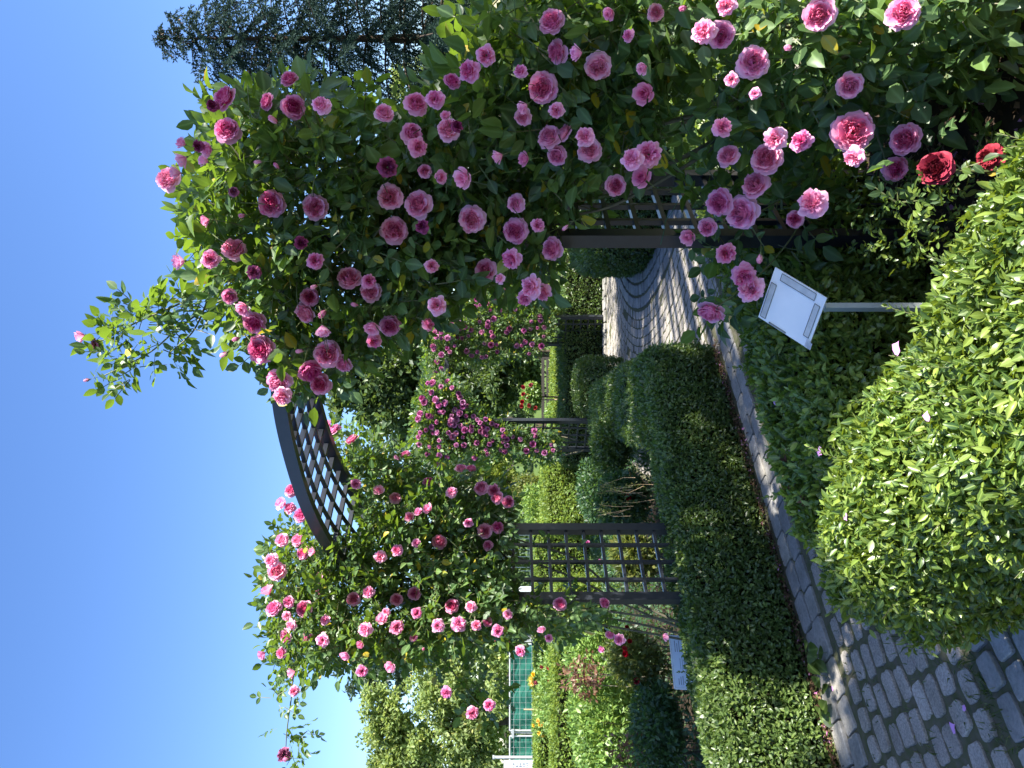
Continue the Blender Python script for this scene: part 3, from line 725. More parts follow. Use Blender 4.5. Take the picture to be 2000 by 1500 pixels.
SUNW = norm(np.array([0.8, -0.1, 0.9]))
def foliage(root, rl, regs, L0, asp=0.62, name='foliage', mat=None, low=False):
    """regs: (points, outward directions)"""
    Q = np.concatenate([r[0] for r in regs]); Od = np.concatenate([r[1] for r in regs]); n = len(Q)
    D = norm(Od * 0.7 + rdir(n) * 0.9 + np.array([0, 0, -0.1]))
    N = norm(Od * 0.35 + np.array([0.15, 0, 0.75]) + rdir(n) * 0.75)
    p, d, nn, l = compound(Q, D, N, L0)
    mid = p + norm(d) * (l * .5)[:, None]; keep = np.ones(len(p), bool)
    for bp, bf, br in CLEAR:
        v = mid - bp; al = v @ bf; pe = np.linalg.norm(v - al[:, None] * bf, axis=1)
        keep &= ~((al > -.02) & (al < .5) & (pe < br * 1.12 + .012 + .10 * np.maximum(al, 0)))
    p, d, nn, l = p[keep], d[keep], nn[keep], l[keep]
    vq = np.ones(n, bool)
    for bp, bf, br in CLEAR:
        v = Q - bp; al = v @ bf; pe = np.linalg.norm(v - al[:, None] * bf, axis=1); vq &= ~((al > -.02) & (al < .5) & (pe < br + .03))
    Q, D, N = Q[vq], D[vq], N[vq]
    g = leaf_geo(p, d, nn, l, l * asp * rng.uniform(.88, 1.12, len(l)), low, .14, .16)
    rg = rachis_geo(Q, D, L0, N, None)
    return geo_obj(name, [(g, mat or M['rose_leaf']), (rg, M['cane'])], root, rl)

def cloud(poly, n, dfun, lo, hi, cen=None, front=1.3, mg=0):
    q = poly_sample(poly, n)
    if mg: q = q[poly_dist(q, poly) > mg * rng.uniform(.3, 1.15, n)]; n = len(q)
    d = dfun(q[:, 0], q[:, 1]) + lo + (hi - lo) * rng.random(n) ** front
    p = Pv(q[:, 0], q[:, 1], d); c = p.mean(0) if cen is None else np.asarray(cen)
    o = p - c; o[:, 1] *= 0.6; o = norm(norm(o) + np.array([0, -0.45, 0.25]))
    return p, o

def cane_objs(root, rl, lines, r0=0.006, mat='cane', name='cane'):
    for ln in lines:
        pts = np.array([P(*q) for q in ln]); k = len(pts)
        t = np.linspace(0, k - 1, (k - 1) * 6 + 1); f = np.floor(t).astype(int).clip(0, k - 2); u = t - f
        pm1 = pts[np.maximum(f - 1, 0)]; p0 = pts[f]; p1 = pts[f + 1]; p2 = pts[np.minimum(f + 2, k - 1)]; u = u[:, None]
        c = 0.5 * (2 * p0 + (p1 - pm1) * u + (2 * pm1 - 5 * p0 + 4 * p1 - p2) * u ** 2 + (3 * p0 - pm1 - 3 * p1 + p2) * u ** 3)
        m = MB(); m.tube(c, np.linspace(r0, r0 * .5, len(c)), M[mat], 6); m.obj(name, root, rl, smooth=True)

def blooms(root, rl, lst, dfun, cen, colr, real, dlo, dhi, extra_front=0.1):
    for e in lst:
        px, py, dm = e[:3]; kd = e[3] if len(e) > 3 else None
        d = dfun(np.array([px]), np.array([py]))[0]
        nomin = real * F / max(dm, 1)
        if kd is None:
            if dm >= 40 * (2.6 / d): kind = 'open' if rng.random() < .9 else 'loose'
            elif dm >= 27 * (2.6 / d): kind = ['open', 'half', 'loose'][int(rng.choice(3, p=[.5, .25, .25]))]
            else: kind = 'half' if dm >= 21 * (2.6 / d) else 'bud'
        else: kind = {'s': 'spent', 'b': 'bud', 'h': 'half', 'v': 'open', 'o': 'open', 'l': 'loose'}[kd]
        d = float(np.clip(nomin, d + dlo, d + dhi)) if kind in ('open',) else d + dlo + (dhi - dlo) * float(rng.random()) * .5
        pos = P(px, py, d); o = pos - cen; o[1] *= .4; o = o / np.linalg.norm(o)
        view = -norm(pos - np.array([0, 0, H]))
        if kd == 'v': f = o * .9 + np.array([0, 0, .5]) + view * .15
        elif kind in ('bud', 'half'): f = o * .6 + np.array([0, 0, .6]) + view * .3 + rng.normal(0, .3, 3)
        else: f = view * 1.0 + o * .36 + np.array([0.24, -.08, .26]) + rng.normal(0, .36, 3)
        put_bloom(root, rl, pos, f, dm * d / F, kind, colr, 'bud' if kind == 'bud' else 'blossom')

# --- right hand climbing rose: upper part over the arch, lower bush part
def dR(px, py):
    u = 1500 - py
    return 3.05 - 0.00105 * (u - 720) - np.clip(px - 1300, 0, 500) * 0.0003

A1 = [(560, 775), (520, 715), (470, 665), (440, 640), (460, 590), (405, 560), (385, 500), (365, 460), (385, 400), (375, 360), (415, 300), (412, 220), (450, 195), (520, 210), (560, 198), (640, 192), (675, 212), (712, 240), (728, 265), (735, 310), (760, 320), (800, 360), (900, 480), (890, 560), (870, 610), (820, 650), (760, 680), (700, 715), (640, 765)]
A2p = [(752, 250), (800, 232), (870, 195), (930, 148), (965, 100), (945, 20), (945, -60), (1320, -60), (1330, 60), (1330, 200), (1310, 285), (1180, 320), (1130, 400), (1125, 480), (1105, 545), (1060, 585), (960, 550), (880, 560), (800, 480), (760, 380), (745, 300)]
A3p = [(1320, -60), (1860, -60), (1900, 40), (1850, 90), (1790, 200), (1700, 285), (1600, 295), (1400, 275), (1330, 240)]
A4p = [(1370, 340), (1480, 320), (1620, 350), (1600, 420), (1560, 480), (1530, 540), (1500, 590), (1440, 600), (1390, 610), (1385, 550), (1430, 500), (1360, 470)]
BA = [(443,195,50,'v'),(415,207,24,'s'),(445,257,50),(572,210,48),(525,200,35),(567,158,36,'v'),(541,240,22,'b'),(628,207,38),(332,352,48),(352,338,26,'h'),(361,282,20,'h'),(363,308,26,'h'),(388,285,22,'s'),(412,292,25,'h'),(405,316,22),(532,398,52),(617,405,48),(457,375,20,'s'),(359,510,28,'h'),(412,507,36),(458,490,48),(408,430,20,'h'),(587,475,26,'s'),(616,510,34,'l'),(497,532,28,'s'),(683,547,50),(605,580,36),(600,608,46),(636,607,22,'b'),(620,558,14,'b'),(725,570,42),(720,550,30),(450,578,32),(480,598,28),(498,628,44),(630,637,28,'h'),(513,682,54),(445,687,16,'b'),(467,660,14,'b'),(593,685,14,'b'),(641,692,52),(672,708,36),(605,720,52),(547,742,50),(627,750,42),(552,773,38,'l'),(728,632,30,'h'),(762,635,42),(730,665,32,'l'),(855,597,40),(835,635,30,'l'),(700,597,14,'b'),(843,520,28,'l'),(750,224,38,'v'),(802,262,44),(815,287,40,'l'),(757,327,38,'s'),(762,384,48),(770,452,54),(820,400,54),(825,443,26,'s'),(878,255,45),(892,247,24,'s'),(872,230,18,'h'),(882,162,34,'v'),(850,195,38,'l'),(830,335,28),(855,345,24),(545,330,14,'b'),(512,316,14,'b'),(478,420,14,'b'),(812,205,44)]
BB = [(918,140,45,'l'),(950,108,40),(1080,45,52),(1092,100,46),(1135,103,28),(1168,127,54),(1017,140,28,'l'),(1062,172,58),(1087,215,32,'l'),(1023,227,34),(1028,205,24),(1075,270,46),(1105,262,36),(1090,302,40),(1143,268,40,'l'),(1152,295,46),(1031,310,24),(980,303,24),(912,345,34),(923,427,54),(1010,397,38),(1008,450,48),(1050,440,28,'l'),(951,527,42),(1082,486,46),(1000,505,42),(978,545,24,'l'),(1040,560,48,'l'),(1062,570,36,'l'),(1025,582,34,'l'),(1235,312,44,'l'),(1266,302,54),(1258,350,36),(1202,363,40),(1263,183,38,'h'),(1195,22,24,'h'),(1280,25,34),(1420,10,40),(1375,62,48,'l'),(1408,68,50),(1228,70,26,'l'),(1600,28,64),(1763,27,60),(1470,123,62),(1430,155,30,'l'),(1475,183,24,'l'),(1410,250,40,'l'),(1658,165,52),(1665,258,76),(1670,305,42),(1772,272,58),(1747,330,48),(1515,270,46,'l'),(1566,277,44,'l'),(1424,306,42),(1498,312,62),(1477,363,52),(1408,395,54),(1452,415,62),(1588,398,60),(1553,428,32),(1350,460,30),(1383,443,36),(1418,495,40,'l'),(1452,537,48,'l'),(1467,565,52),(1390,604,54,'v'),(1485,497,20,'b'),(1260,130,24,'h'),(1110,440,14,'b'),(1545,95,20,'b'),(1340,15,20,'b')]
rootA = thing('climbing_rose', (0.84, 3.0, 0.0), 'pink climbing rose over the near arch with one long shoot against the sky', 'climbing rose', 'pink climbing roses')
rlA = np.array([0.84, 3.0, 0.0]); cenA = P(620, 440, 2.9)
cane_objs(rootA, rlA, [[(1150, 300, 2.85), (1000, 360, 2.85), (850, 400, 2.85), (700, 470, 2.9), (600, 600, 2.95), (570, 720, 3.05)],
    [(1200, 380, 2.75), (1000, 400, 2.8), (800, 330, 2.8), (650, 280, 2.75), (540, 250, 2.7), (450, 230, 2.65)],
    [(900, 380, 2.8), (700, 400, 2.75), (560, 400, 2.75), (450, 390, 2.7), (370, 360, 2.7)],
    [(700, 500, 2.85), (560, 490, 2.8), (470, 470, 2.8), (410, 420, 2.75), (385, 395, 2.75)],
    [(800, 420, 2.85), (720, 560, 2.85), (740, 640, 2.85)]], 0.007)
cane_objs(rootA, rlA, [[(520, 520, 2.85), (420, 560, 2.85), (340, 598, 2.85), (270, 628, 2.85), (210, 660, 2.85), (182, 672, 2.85)],
    [(520, 560, 2.9), (425, 590, 2.9), (350, 640, 2.9), (290, 690, 2.9), (200, 735, 2.9)], [(410, 565, 2.85), (400, 600, 2.86), (375, 650, 2.87), (330, 690, 2.88)]], 0.0045)
shoot1 = [(410, 545), (350, 575), (290, 580), (240, 585), (180, 650), (185, 690), (175, 740), (255, 760), (300, 730), (350, 690), (380, 650), (405, 600)]
regs = [cloud(A1, 2700, dR, -.34, .42, cenA, mg=26), cloud(shoot1, 130, lambda a, b: 2.85 + 0 * a, -.08, .12, mg=14)]
# ragged edge sprays
edge = np.array(A1)[:19]; ei = rng.integers(0, 18, 110); et = rng.random(110)[:, None]
eq = edge[ei] * (1 - et) + edge[ei + 1] * et; ed = dR(eq[:, 0], eq[:, 1]) + rng.uniform(-.15, .3, 110)
ep = Pv(eq[:, 0] + 22, eq[:, 1], ed); eo = ep - cenA; regs.append((ep, norm(norm(eo) + np.array([0, 0, .3]))))
blooms(rootA, rlA, BA, dR, cenA, 'pink', 0.108, -.58, -.31)
foliage(rootA, rlA, regs, 0.051)
for e in ((165, 655, 22, 'h'), (188, 672, 24, 's'), (175, 741, 10, 'b')):
    pos = P(e[0], e[1], 2.85); put_bloom(rootA, rlA, pos, (-.3, -.3, 1), e[2] * 2.85 / F, {'h': 'half', 's': 'spent', 'b': 'bud'}[e[3]], 'pink', 'bud' if e[3] == 'b' else 'blossom')

rootB = thing('climbing_rose', (1.15, 2.45, 0.0), 'large pink rose bush growing up the right side of the near arch', 'climbing rose', 'pink climbing roses')
rlB = np.array([1.15, 2.45, 0.0]); cenB = P(1300, 150, 2.75)
cane_objs(rootB, rlB, [[(1800, 60, 2.45), (1600, 130, 2.4), (1450, 190, 2.4), (1300, 255, 2.5), (1180, 310, 2.6), (1000, 380, 2.7)],
    [(1790, 80, 2.5), (1560, 190, 2.45), (1420, 270, 2.5), (1330, 330, 2.55), (1200, 400, 2.6), (1120, 420, 2.65)],
    [(1560, 205, 2.4), (1400, 215, 2.35), (1300, 240, 2.4), (1150, 280, 2.5), (950, 300, 2.6)],
    [(1800, 100, 2.5), (1500, 220, 2.5), (1280, 330, 2.6), (1130, 330, 2.65), (950, 420, 2.75)],
    [(1780, 20, 2.4), (1500, 60, 2.3), (1300, 100, 2.35), (1100, 110, 2.4), (980, 60, 2.4)]], 0.010, 'cane_old')
cane_objs(rootB, rlB, [[(1600, 330, 2.6), (1560, 440, 2.55), (1500, 520, 2.48), (1440, 570, 2.44), (1400, 600, 2.42)], [(1640, 250, 2.55), (1560, 360, 2.55), (1470, 420, 2.52), (1390, 440, 2.52)]], 0.0035)
regs = [cloud(A2p, 2050, dR, -.26, .45, cenB, mg=26), cloud(A3p, 980, dR, -.20, .50, cenB, mg=24), cloud(A4p, 110, dR, -.12, .22, P(1470, 420, 2.6)),
        cloud([(1790, -60), (1960, -60), (1970, 60), (1880, 190), (1800, 150)], 170, dR, -.15, .4, cenB), cloud([(1500, 590), (1440, 590), (1370, 630), (1400, 560), (1480, 520)], 16, dR, -.1, .1)]
ei = rng.random(90); ex = np.interp(ei, [0, .2, .5, .8, 1], [740, 800, 880, 940, 930]); ey = np.interp(ei, [0, .2, .5, .8, 1], [225, 200, 160, 100, 0])
ep = Pv(ex + 14, ey + 34, dR(ex, ey) + rng.uniform(-.1, .3, 90)); regs.append((ep, norm(norm(ep - cenB) + np.array([0, 0, .4]))))
blooms(rootB, rlB, BB, dR, cenB, 'pink', 0.108, -.58, -.31)
foliage(rootB, rlB, regs, 0.060)

# --- left climbing rose of the near arch
def dL(px, py):
    u = 1500 - py
    return 4.12 + 0.0011 * (u - 300)
L1 = [(560, 915), (575, 930), (600, 1010), (545, 1030), (520, 1100), (518, 1200), (535, 1290), (560, 1335), (600, 1310), (640, 1290), (690, 1320), (720, 1300), (780, 1300), (830, 1275), (880, 1262), (950, 1262), (1010, 1255), (1060, 1240), (1110, 1250), (1150, 1220), (1190, 1200), (1150, 1180), (1000, 1175), (985, 1100), (985, 1030), (1005, 990), (940, 930), (900, 905), (850, 930), (810, 920), (790, 880), (720, 870), (690, 840), (650, 830), (660, 900), (700, 970), (700, 1040), (650, 1060)]
LB = [(570,959,30),(556,985,26),(567,993,28),(590,1007,34),(552,1055,30),(583,1056,30),(594,1080,30),(615,1078,18),(531,1095,32),(541,1117,40),(625,1131,30),(620,1161,20),(526,1160,26),(565,1176,26),(536,1190,34),(595,1189,34),(636,1211,24),(560,1203,22),(570,1220,26),(561,1242,32),(602,1245,26),(631,1250,30),(517,1275,20,'h'),(551,1275,24),(575,1312,20,'h'),(575,1350,24),(555,1473,28,'s'),(566,1482,14,'b'),(695,945,24),(655,842,34,'v'),(690,861,32,'v'),(645,832,20,'h'),(792,890,24,'v'),(780,898,14,'b'),(837,943,26,'v'),(772,974,26),(740,961,20,'h'),(882,962,26,'l'),(819,1002,16,'h'),(840,995,20,'h'),(802,1012,20,'h'),(900,917,26,'v'),(920,917,22,'v'),(941,954,32),(964,957,28),(972,972,28),(992,980,28),(915,1022,22),(947,1037,32),(972,1031,28),(954,1066,24),(858,1060,34),(816,1061,18,'h'),(743,1087,28),(776,1075,26,'l'),(809,1159,28),(883,1185,32),(691,1170,30),(720,1157,28,'l'),(775,1172,28),(754,1196,20),(748,1212,24),(775,1225,32,'l'),(714,1229,32,'l'),(814,1197,24,'l'),(855,1222,30,'l'),(895,1219,34,'l'),(920,1185,26,'l'),(930,1222,24),(952,1215,22),(972,1232,28,'l'),(707,1310,26,'l'),(677,1275,20,'h'),(765,1298,22,'h'),(707,1257,16,'h'),(807,1242,16,'h'),(872,1352,26,'l'),(922,1392,28,'l'),(956,1377,28,'l'),(827,1267,12,'b'),(992,1200,22,'l'),(1094,1180,28),(1179,1179,24),(1210,1249,26,'l'),(1192,1235,18,'h'),(1059,1235,16,'h'),(1072,1246,18,'l'),(1017,1271,26,'l'),(1177,1267,14,'h'),(1295,1244,16,'h')]
LB = [(e[0], e[1], e[2] * .9) + tuple(e[3:]) for e in LB]
rootL = thing('climbing_rose', (-1.17, 4.05, 0.0), 'pink climbing rose covering the left frame of the near arch', 'climbing rose', 'pink climbing roses')
rlL = np.array([-1.17, 4.05, 0.0]); cenL = P(740, 1130, 4.45)
cane_objs(rootL, rlL, [[(1340, 1230, 4.3), (1240, 1190, 4.3), (1100, 1120, 4.35), (900, 1060, 4.4), (700, 1050, 4.4), (580, 1080, 4.35)],
    [(1340, 1240, 4.35), (1200, 1210, 4.35), (1050, 1200, 4.3), (850, 1180, 4.3), (700, 1150, 4.3), (560, 1150, 4.3)],
    [(1335, 1220, 4.3), (1210, 1160, 4.35), (1120, 1090, 4.4), (1000, 1050, 4.45), (820, 980, 4.5), (720, 900, 4.55), (670, 850, 4.6)],
    [(1330, 1215, 4.25), (1150, 1190, 4.25), (1000, 1190, 4.2), (850, 1220, 4.2)],
    [(1338, 1250, 4.3), (1230, 1230, 4.3), (1130, 1215, 4.25), (1000, 1215, 4.25)],
    [(1000, 1100, 4.4), (900, 1000, 4.5), (880, 940, 4.5), (860, 920, 4.5)]], 0.008, 'cane_old')
cane_objs(rootL, rlL, [[(600, 1230, 4.2), (575, 1310, 4.15), (568, 1370, 4.1), (560, 1430, 4.1), (558, 1475, 4.1)], [(800, 1240, 4.2), (850, 1270, 4.15), (890, 1320, 4.1), (930, 1370, 4.05), (960, 1390, 4.05)]], 0.005)
regs = [cloud(L1, 5600, dL, -.42, .42, cenL, mg=14), cloud([(520, 1325), (560, 1330), (600, 1400), (612, 1480), (580, 1490), (545, 1440), (528, 1380)], 34, lambda a, b: 4.1 + 0 * a, -.1, .12),
        cloud([(860, 1265), (840, 1290), (900, 1340), (930, 1390), (975, 1395), (985, 1340), (940, 1290)], 42, lambda a, b: 4.1 + 0 * a, -.1, .12),
        cloud([(1000, 1060), (1080, 1040), (1130, 1080), (1120, 1160), (1000, 1160)], 30, dL, .0, .3),
        cloud([(650, 820), (700, 850), (790, 880), (830, 915), (890, 900), (905, 930), (800, 960), (700, 930)], 140, dL, -.05, .35)]
blooms(rootL, rlL, LB, dL, cenL, 'pink', 0.104, -.55, -.28)
foliage(rootL, rlL, regs, 0.045)

# --- roses on the far arch
def far_rose(label, base, polys, n_leaf, n_bloom, dfun, cen, seed):
    r = np.random.default_rng(seed)
    root = thing('climbing_rose', base, label, 'climbing rose', 'mauve pink roses on the far arch'); rl = np.asarray(base, float)
    regs = [cloud(p, int(n_leaf * w), dfun, -.4, .5, cen) for p, w in polys]
    for p, w in polys:
        q = poly_sample(p, int(n_bloom * w * 3)); kept = []
        for a in q:
            if all(np.hypot(*(a - b)) > 6.5 for b in kept): kept.append(a)
            if len(kept) >= int(n_bloom * w): break
        for a in kept:
            d = dfun(np.array([a[0]]), np.array([a[1]]))[0] - .42 + .1 * r.random(); pos = P(a[0], a[1], d)
            o = norm(pos - cen); f = np.array([0, -.9, .25]) + o * .5 + r.normal(0, .3, 3)
            kd = r.choice(['open', 'open', 'loose', 'half']); put_bloom(root, rl, pos, f, r.uniform(.05, .088) * (.8 if kd == 'half' else 1), kd, 'lilac')
    foliage(root, rl, regs, 0.052, low=True)
    return root, rl
r1, rl1 = far_rose('mauve pink climbing rose on the left frame of the far arch', (-0.6, 9.1, -0.12), [([(835, 745), (815, 800), (815, 870), (850, 905), (905, 900), (960, 890), (1000, 860), (985, 825), (935, 815), (905, 770), (870, 740)], .85), ([(970, 880), (1080, 895), (1085, 850), (1000, 830)], .15)], 4200, 92, lambda a, b: 9.2 + 0 * a, P(900, 830, 9.3), 5)
cane_objs(r1, rl1, [[(1140, 880, 9.2), (1080, 890, 9.2), (1010, 870, 9.2), (950, 850, 9.2)], [(1130, 860, 9.2), (1060, 850, 9.2), (980, 870, 9.2), (900, 850, 9.2)], [(1120, 885, 9.1), (1065, 893, 9.1), (1020, 872, 9.1), (990, 850, 9.2)]], 0.012, 'cane_old')
r2, rl2 = far_rose('mauve pink climbing rose over the top and right frame of the far arch', (0.9, 10.8, -0.12), [([(835, 745), (830, 650), (870, 600), (880, 620), (905, 690), (870, 740)], .25), ([(880, 610), (910, 560), (1000, 550), (1090, 575), (1080, 640), (1050, 690), (930, 705), (890, 690)], .75)], 4200, 80, lambda a, b: 10.2 + .5 * (a > 890), P(960, 620, 10.8), 6)
cane_objs(r2, rl2, [[(1115, 640, 10.9), (1040, 650, 10.9), (950, 650, 10.9), (900, 670, 10.7)]], 0.012, 'cane_old')

# ------------------------------------------------------------------ tilted white sign in the rose corner
sg = thing('plant_sign', P(1788, 600, 2.2) * np.array([1, 1, 0]), 'blank white sign board tilted on a short grey post, old tape along its edges', 'sign')
sloc = P(1788, 600, 2.2) * np.array([1, 1, 0])
D_, A_, C_ = P(1481, 619, 2.272), P(1514, 522, 2.215), P(1578, 681, 2.195)
ex = A_ - D_; ey = C_ - D_; nb = np.cross(ey, ex); nb /= np.linalg.norm(nb)
if nb[1] > 0: nb = -nb
cb = D_ + ex / 2 + ey / 2
mb = MB(); mb.box(cb - nb * .004, ex / 2, ey / 2, nb * .004, M['white']); board = mb.obj('board', sg, sloc)
def strip(x0, x1, y0, y1, h=.0015, mat='tape'):
    c = D_ + ex * (x0 + x1) / 2 + ey * (y0 + y1) / 2
    m.box(c + nb * h, ex * (x1 - x0) / 2, ey * (y1 - y0) / 2, nb * .0008, M[mat])
lx, ly = np.linalg.norm(ex), np.linalg.norm(ey)
for x0, x1, y0, y1 in ((.05, .72, .03, .13), (.84, .97, .16, .82), (.18, .80, .85, .945), (.02, .035, .22, .55)):
    m = MB()
    strip(x0, x1, y0, y1)
    for (a, b, c, d) in ((x0, x1, y0 - .006, y0 + .003), (x0, x1, y1 - .003, y1 + .006), (x0 - .006, x0 + .004, y0, y1), (x1 - .004, x1 + .006, y0, y1)): strip(a, b, c, d, .0024, 'tape_edge')
    m.obj('tape_strip', board, sloc)
m = MB(); b0 = D_ + ex * .0 + ey * .93 + nb * .003; b1 = D_ + ex * .02 + ey * 1.06 + nb * .012
m.add([b0, b0 + ex * .16 + ey * .0, b1 + ex * .12, b1, ], [(0, 1, 2, 3)], M['white']); m.add([b0, b0 + ex * .16, b1 + ex * .12, b1], [(3, 2, 1, 0)], M['white'])
m.obj('loose_tape_end', board, sloc)
pt = P(1606, 600, 2.228); m = MB(); rot = math.radians(32)
a1 = np.array([math.cos(rot), math.sin(rot), 0]); a2 = np.array([-math.sin(rot), math.cos(rot), 0])
m.box([pt[0], pt[1], pt[2] / 2 - .003], a1 * .0095, a2 * .0095, np.array([0, 0, pt[2] / 2 - .003]), M['greypost']); m.obj('post', sg, sloc)

# printed label plate in the left bed
pl = thing('label_plate', P(1400, 1295, 4.7) * np.array([1, 1, 0]), 'pale blue printed label plate standing behind the long dark hedge', 'sign')
ploc = P(1400, 1295, 4.7) * np.array([1, 1, 0])
tl, tr, bl = P(1319, 1343, 4.62), P(1309, 1244, 4.75), P(1395, 1347, 4.55)
ex = tr - tl; ey = bl - tl; nb = np.cross(ey, ex); nb /= np.linalg.norm(nb)
if nb[1] > 0: nb = -nb
c0 = tl + ex / 2 + ey / 2
m = MB(); m.box(c0, ex / 2, ey / 2, nb * .004, M['plate']); panel = m.obj('panel', pl, ploc)
m = MB()
for (x, y, w, h) in ((.5, -.015, .53, .02), (.5, 1.015, .53, .02), (-.015, .5, .02, .5), (1.015, .5, .02, .5)): m.box(tl + ex * x + ey * y, ex * w, ey * h, nb * .008, M['galv'])
m.obj('frame', panel, ploc)
for (x0, y0, w, h, n) in ((.06, .12, .20, .02, 3), (.70, .10, .24, .02, 3), (.36, .2, .3, .012, 9), (.08, .5, .2, .012, 6), (.72, .4, .2, .012, 7)):
    for k in range(n):
        m = MB(); ww = w * rng.uniform(.6, 1); m.box(tl + ex * (x0 + ww / 2) + ey * (y0 + .055 * k) + nb * .0046, ex * ww / 2, ey * h / 2, nb * .0004, M['print']); m.obj('text_line', panel, ploc)
m = MB(); bc = tl + ex * .5 + ey * .6 - nb * .012; m.tube([(bc[0], bc[1], 0), bc], .012, M['galv'], 8); m.obj('post', pl, ploc)

tw = MB(); a = P(1190, 476, 2.62); pts = [P(x, y, 2.60) for x, y in ((1318, 300), (1325, 345), (1328, 385), (1312, 415), (1300, 430), (1296, 455), (1290, 478))]
tw.tube(pts, .0011, M['twine'], 5); tag(tw.obj('twine', None, pts[-1], True), 'thin green twine hanging across the front post of the near arch', 'twine')

# ------------------------------------------------------------------ shrubs, bushes
def bush(name, label, px, py, rx, ry, d, mat, n, L, flowers=(), cat='shrub', colr='red', fsize=.07, asp=.5, stems=4, group=None, ground=True):
    """px,py centre; rx extent along px (vertical in the place), ry along py"""
    c = P(px, py, d); k = d / F; base = np.array([c[0], c[1], 0.0])
    root = thing(name, base, label, cat, group)
    u = rdir(n) * (rng.random(n) ** .35)[:, None]; lum = 1 + .22 * wob(u * 3, 1.0, int(px))
    p = c + u * lum[:, None] * np.array([ry * k, ry * k * .9, rx * k]); p = p[p[:, 2] > .03]; kk = len(p)
    D = norm(u[:kk] * .6 + np.array([0, 0, .35]) + rdir(kk) * .8); N = norm(u[:kk] * .3 + np.array([0, 0, .7]) + rdir(kk) * .7)
    l = L * rng.uniform(.6, 1.2, kk)
    geo_obj('foliage', [(leaf_geo(p, D, N, l, l * asp, True, .1, .2), mat)], root, base)
    if stems:
        m = MB()
        for i in range(stems):
            e = c + np.array([rng.normal(0, ry * k * .45), rng.normal(0, ry * k * .4), rx * k * rng.uniform(-.2, .6)])
            b = base + np.array([rng.normal(0, .03), rng.normal(0, .03), 0]); m.tube([b, (b + e) / 2 + rng.normal(0, .02, 3), e], [.006, .0045, .002], M['cane_old'], 5)
        m.obj('stem', root, base)
    for f in flowers:
        q = P(f[0], f[1], d - ry * k * .75); fc = f[3] if len(f) > 3 else colr
        put_bloom(root, base, q, norm(np.array([0, -.8, .6]) + rng.normal(0, .3, 3)), (f[2] if len(f) > 2 else 10) * d / F, 'open' if rng.random() < .6 else 'half', fc)
    return root
def ybl():
    d_ = dict(open=[bloom_mesh('yellow blossom', M['petal_yellow'], 61)], half=[half_mesh('yellow half blossom', M['petal_yellow'], 62)], loose=[loose_mesh('yellow loose', M['petal_yellow'], 63)]); d_['bud'] = d_['half']; return d_
BL['yellow'] = ybl()

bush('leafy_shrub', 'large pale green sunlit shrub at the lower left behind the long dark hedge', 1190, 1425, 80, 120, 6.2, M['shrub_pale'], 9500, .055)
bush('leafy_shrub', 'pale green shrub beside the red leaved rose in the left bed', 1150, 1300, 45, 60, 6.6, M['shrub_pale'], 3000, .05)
bush('red_leaved_rose', 'small rose with reddish young leaves left of the near arch', 1140, 1322, 42, 40, 5.9, M['red_leaf'], 420, .042, stems=6, cat='rose bush')
bush('red_leaved_rose', 'dark red stemmed rose at the left edge in front of the pale shrub', 1235, 1462, 55, 45, 5.2, M['red_leaf'], 170, .04, [(1320, 1467, 12)], stems=8, cat='rose bush')
bush('rose_bush', 'olive green rose bush with a few red blooms behind the label plate', 1235, 1285, 60, 55, 5.4, M['shrub_olive'], 2600, .045, [(1244, 1330, 13), (1222, 1277, 12), (1220, 1266, 10), (1230, 1252, 9), (1226, 1225, 8)], cat='rose bush')
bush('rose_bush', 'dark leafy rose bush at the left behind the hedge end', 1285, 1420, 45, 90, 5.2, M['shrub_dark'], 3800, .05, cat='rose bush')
bush('rose_bush', 'rose bush with red and magenta blooms in front of the green fence', 1075, 1350, 24, 75, 10.8, M['shrub_pale'], 2200, .06, [(1077, 1328, 10), (1078, 1334, 9), (1083, 1348, 9), (1091, 1351, 8), (1100, 1356, 9), (1058, 1302, 8), (1073, 1302, 8), (1048, 1330, 9)], cat='rose bush')
bush('rose_bush', 'low yellow blooming rose bush before the green fence', 1055, 1415, 14, 30, 11.8, M['shrub_pale'], 700, .06, [(1051, 1408, 8), (1059, 1415, 9), (1055, 1416, 8), (1053, 1432, 8), (1060, 1437, 8), (1044, 1415, 7)], cat='rose bush', colr='yellow')
bush('rose_bush', 'yellow blooming rose bush at the right end of the green fence', 1046, 1330, 14, 16, 11.5, M['shrub_pale'], 500, .06, [(1042, 1317, 9), (1039, 1325, 9), (1040, 1334, 9), (1052, 1335, 7)], cat='rose bush', colr='yellow')
bush('rose_bush', 'tall rose bush with small red blooms at the upper right end of the green fence', 985, 1240, 28, 28, 12.5, M['shrub_pale'], 900, .06, [(971, 1247, 9), (975, 1252, 9), (986, 1258, 10), (976, 1261, 9), (993, 1237, 8), (956, 1206, 9), (995, 1255, 8)], cat='rose bush')
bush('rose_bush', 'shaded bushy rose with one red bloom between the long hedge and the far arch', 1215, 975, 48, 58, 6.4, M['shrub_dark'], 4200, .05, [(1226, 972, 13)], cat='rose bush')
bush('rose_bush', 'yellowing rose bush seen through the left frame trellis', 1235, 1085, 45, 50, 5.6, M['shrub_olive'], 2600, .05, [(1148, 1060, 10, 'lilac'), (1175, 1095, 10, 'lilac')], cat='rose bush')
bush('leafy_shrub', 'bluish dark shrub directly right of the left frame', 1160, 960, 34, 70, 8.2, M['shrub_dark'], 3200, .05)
bush('leafy_shrub', 'glossy shrub catching light in front of the far arch left frame', 1195, 870, 40, 55, 6.8, M['box'], 4200, .045)
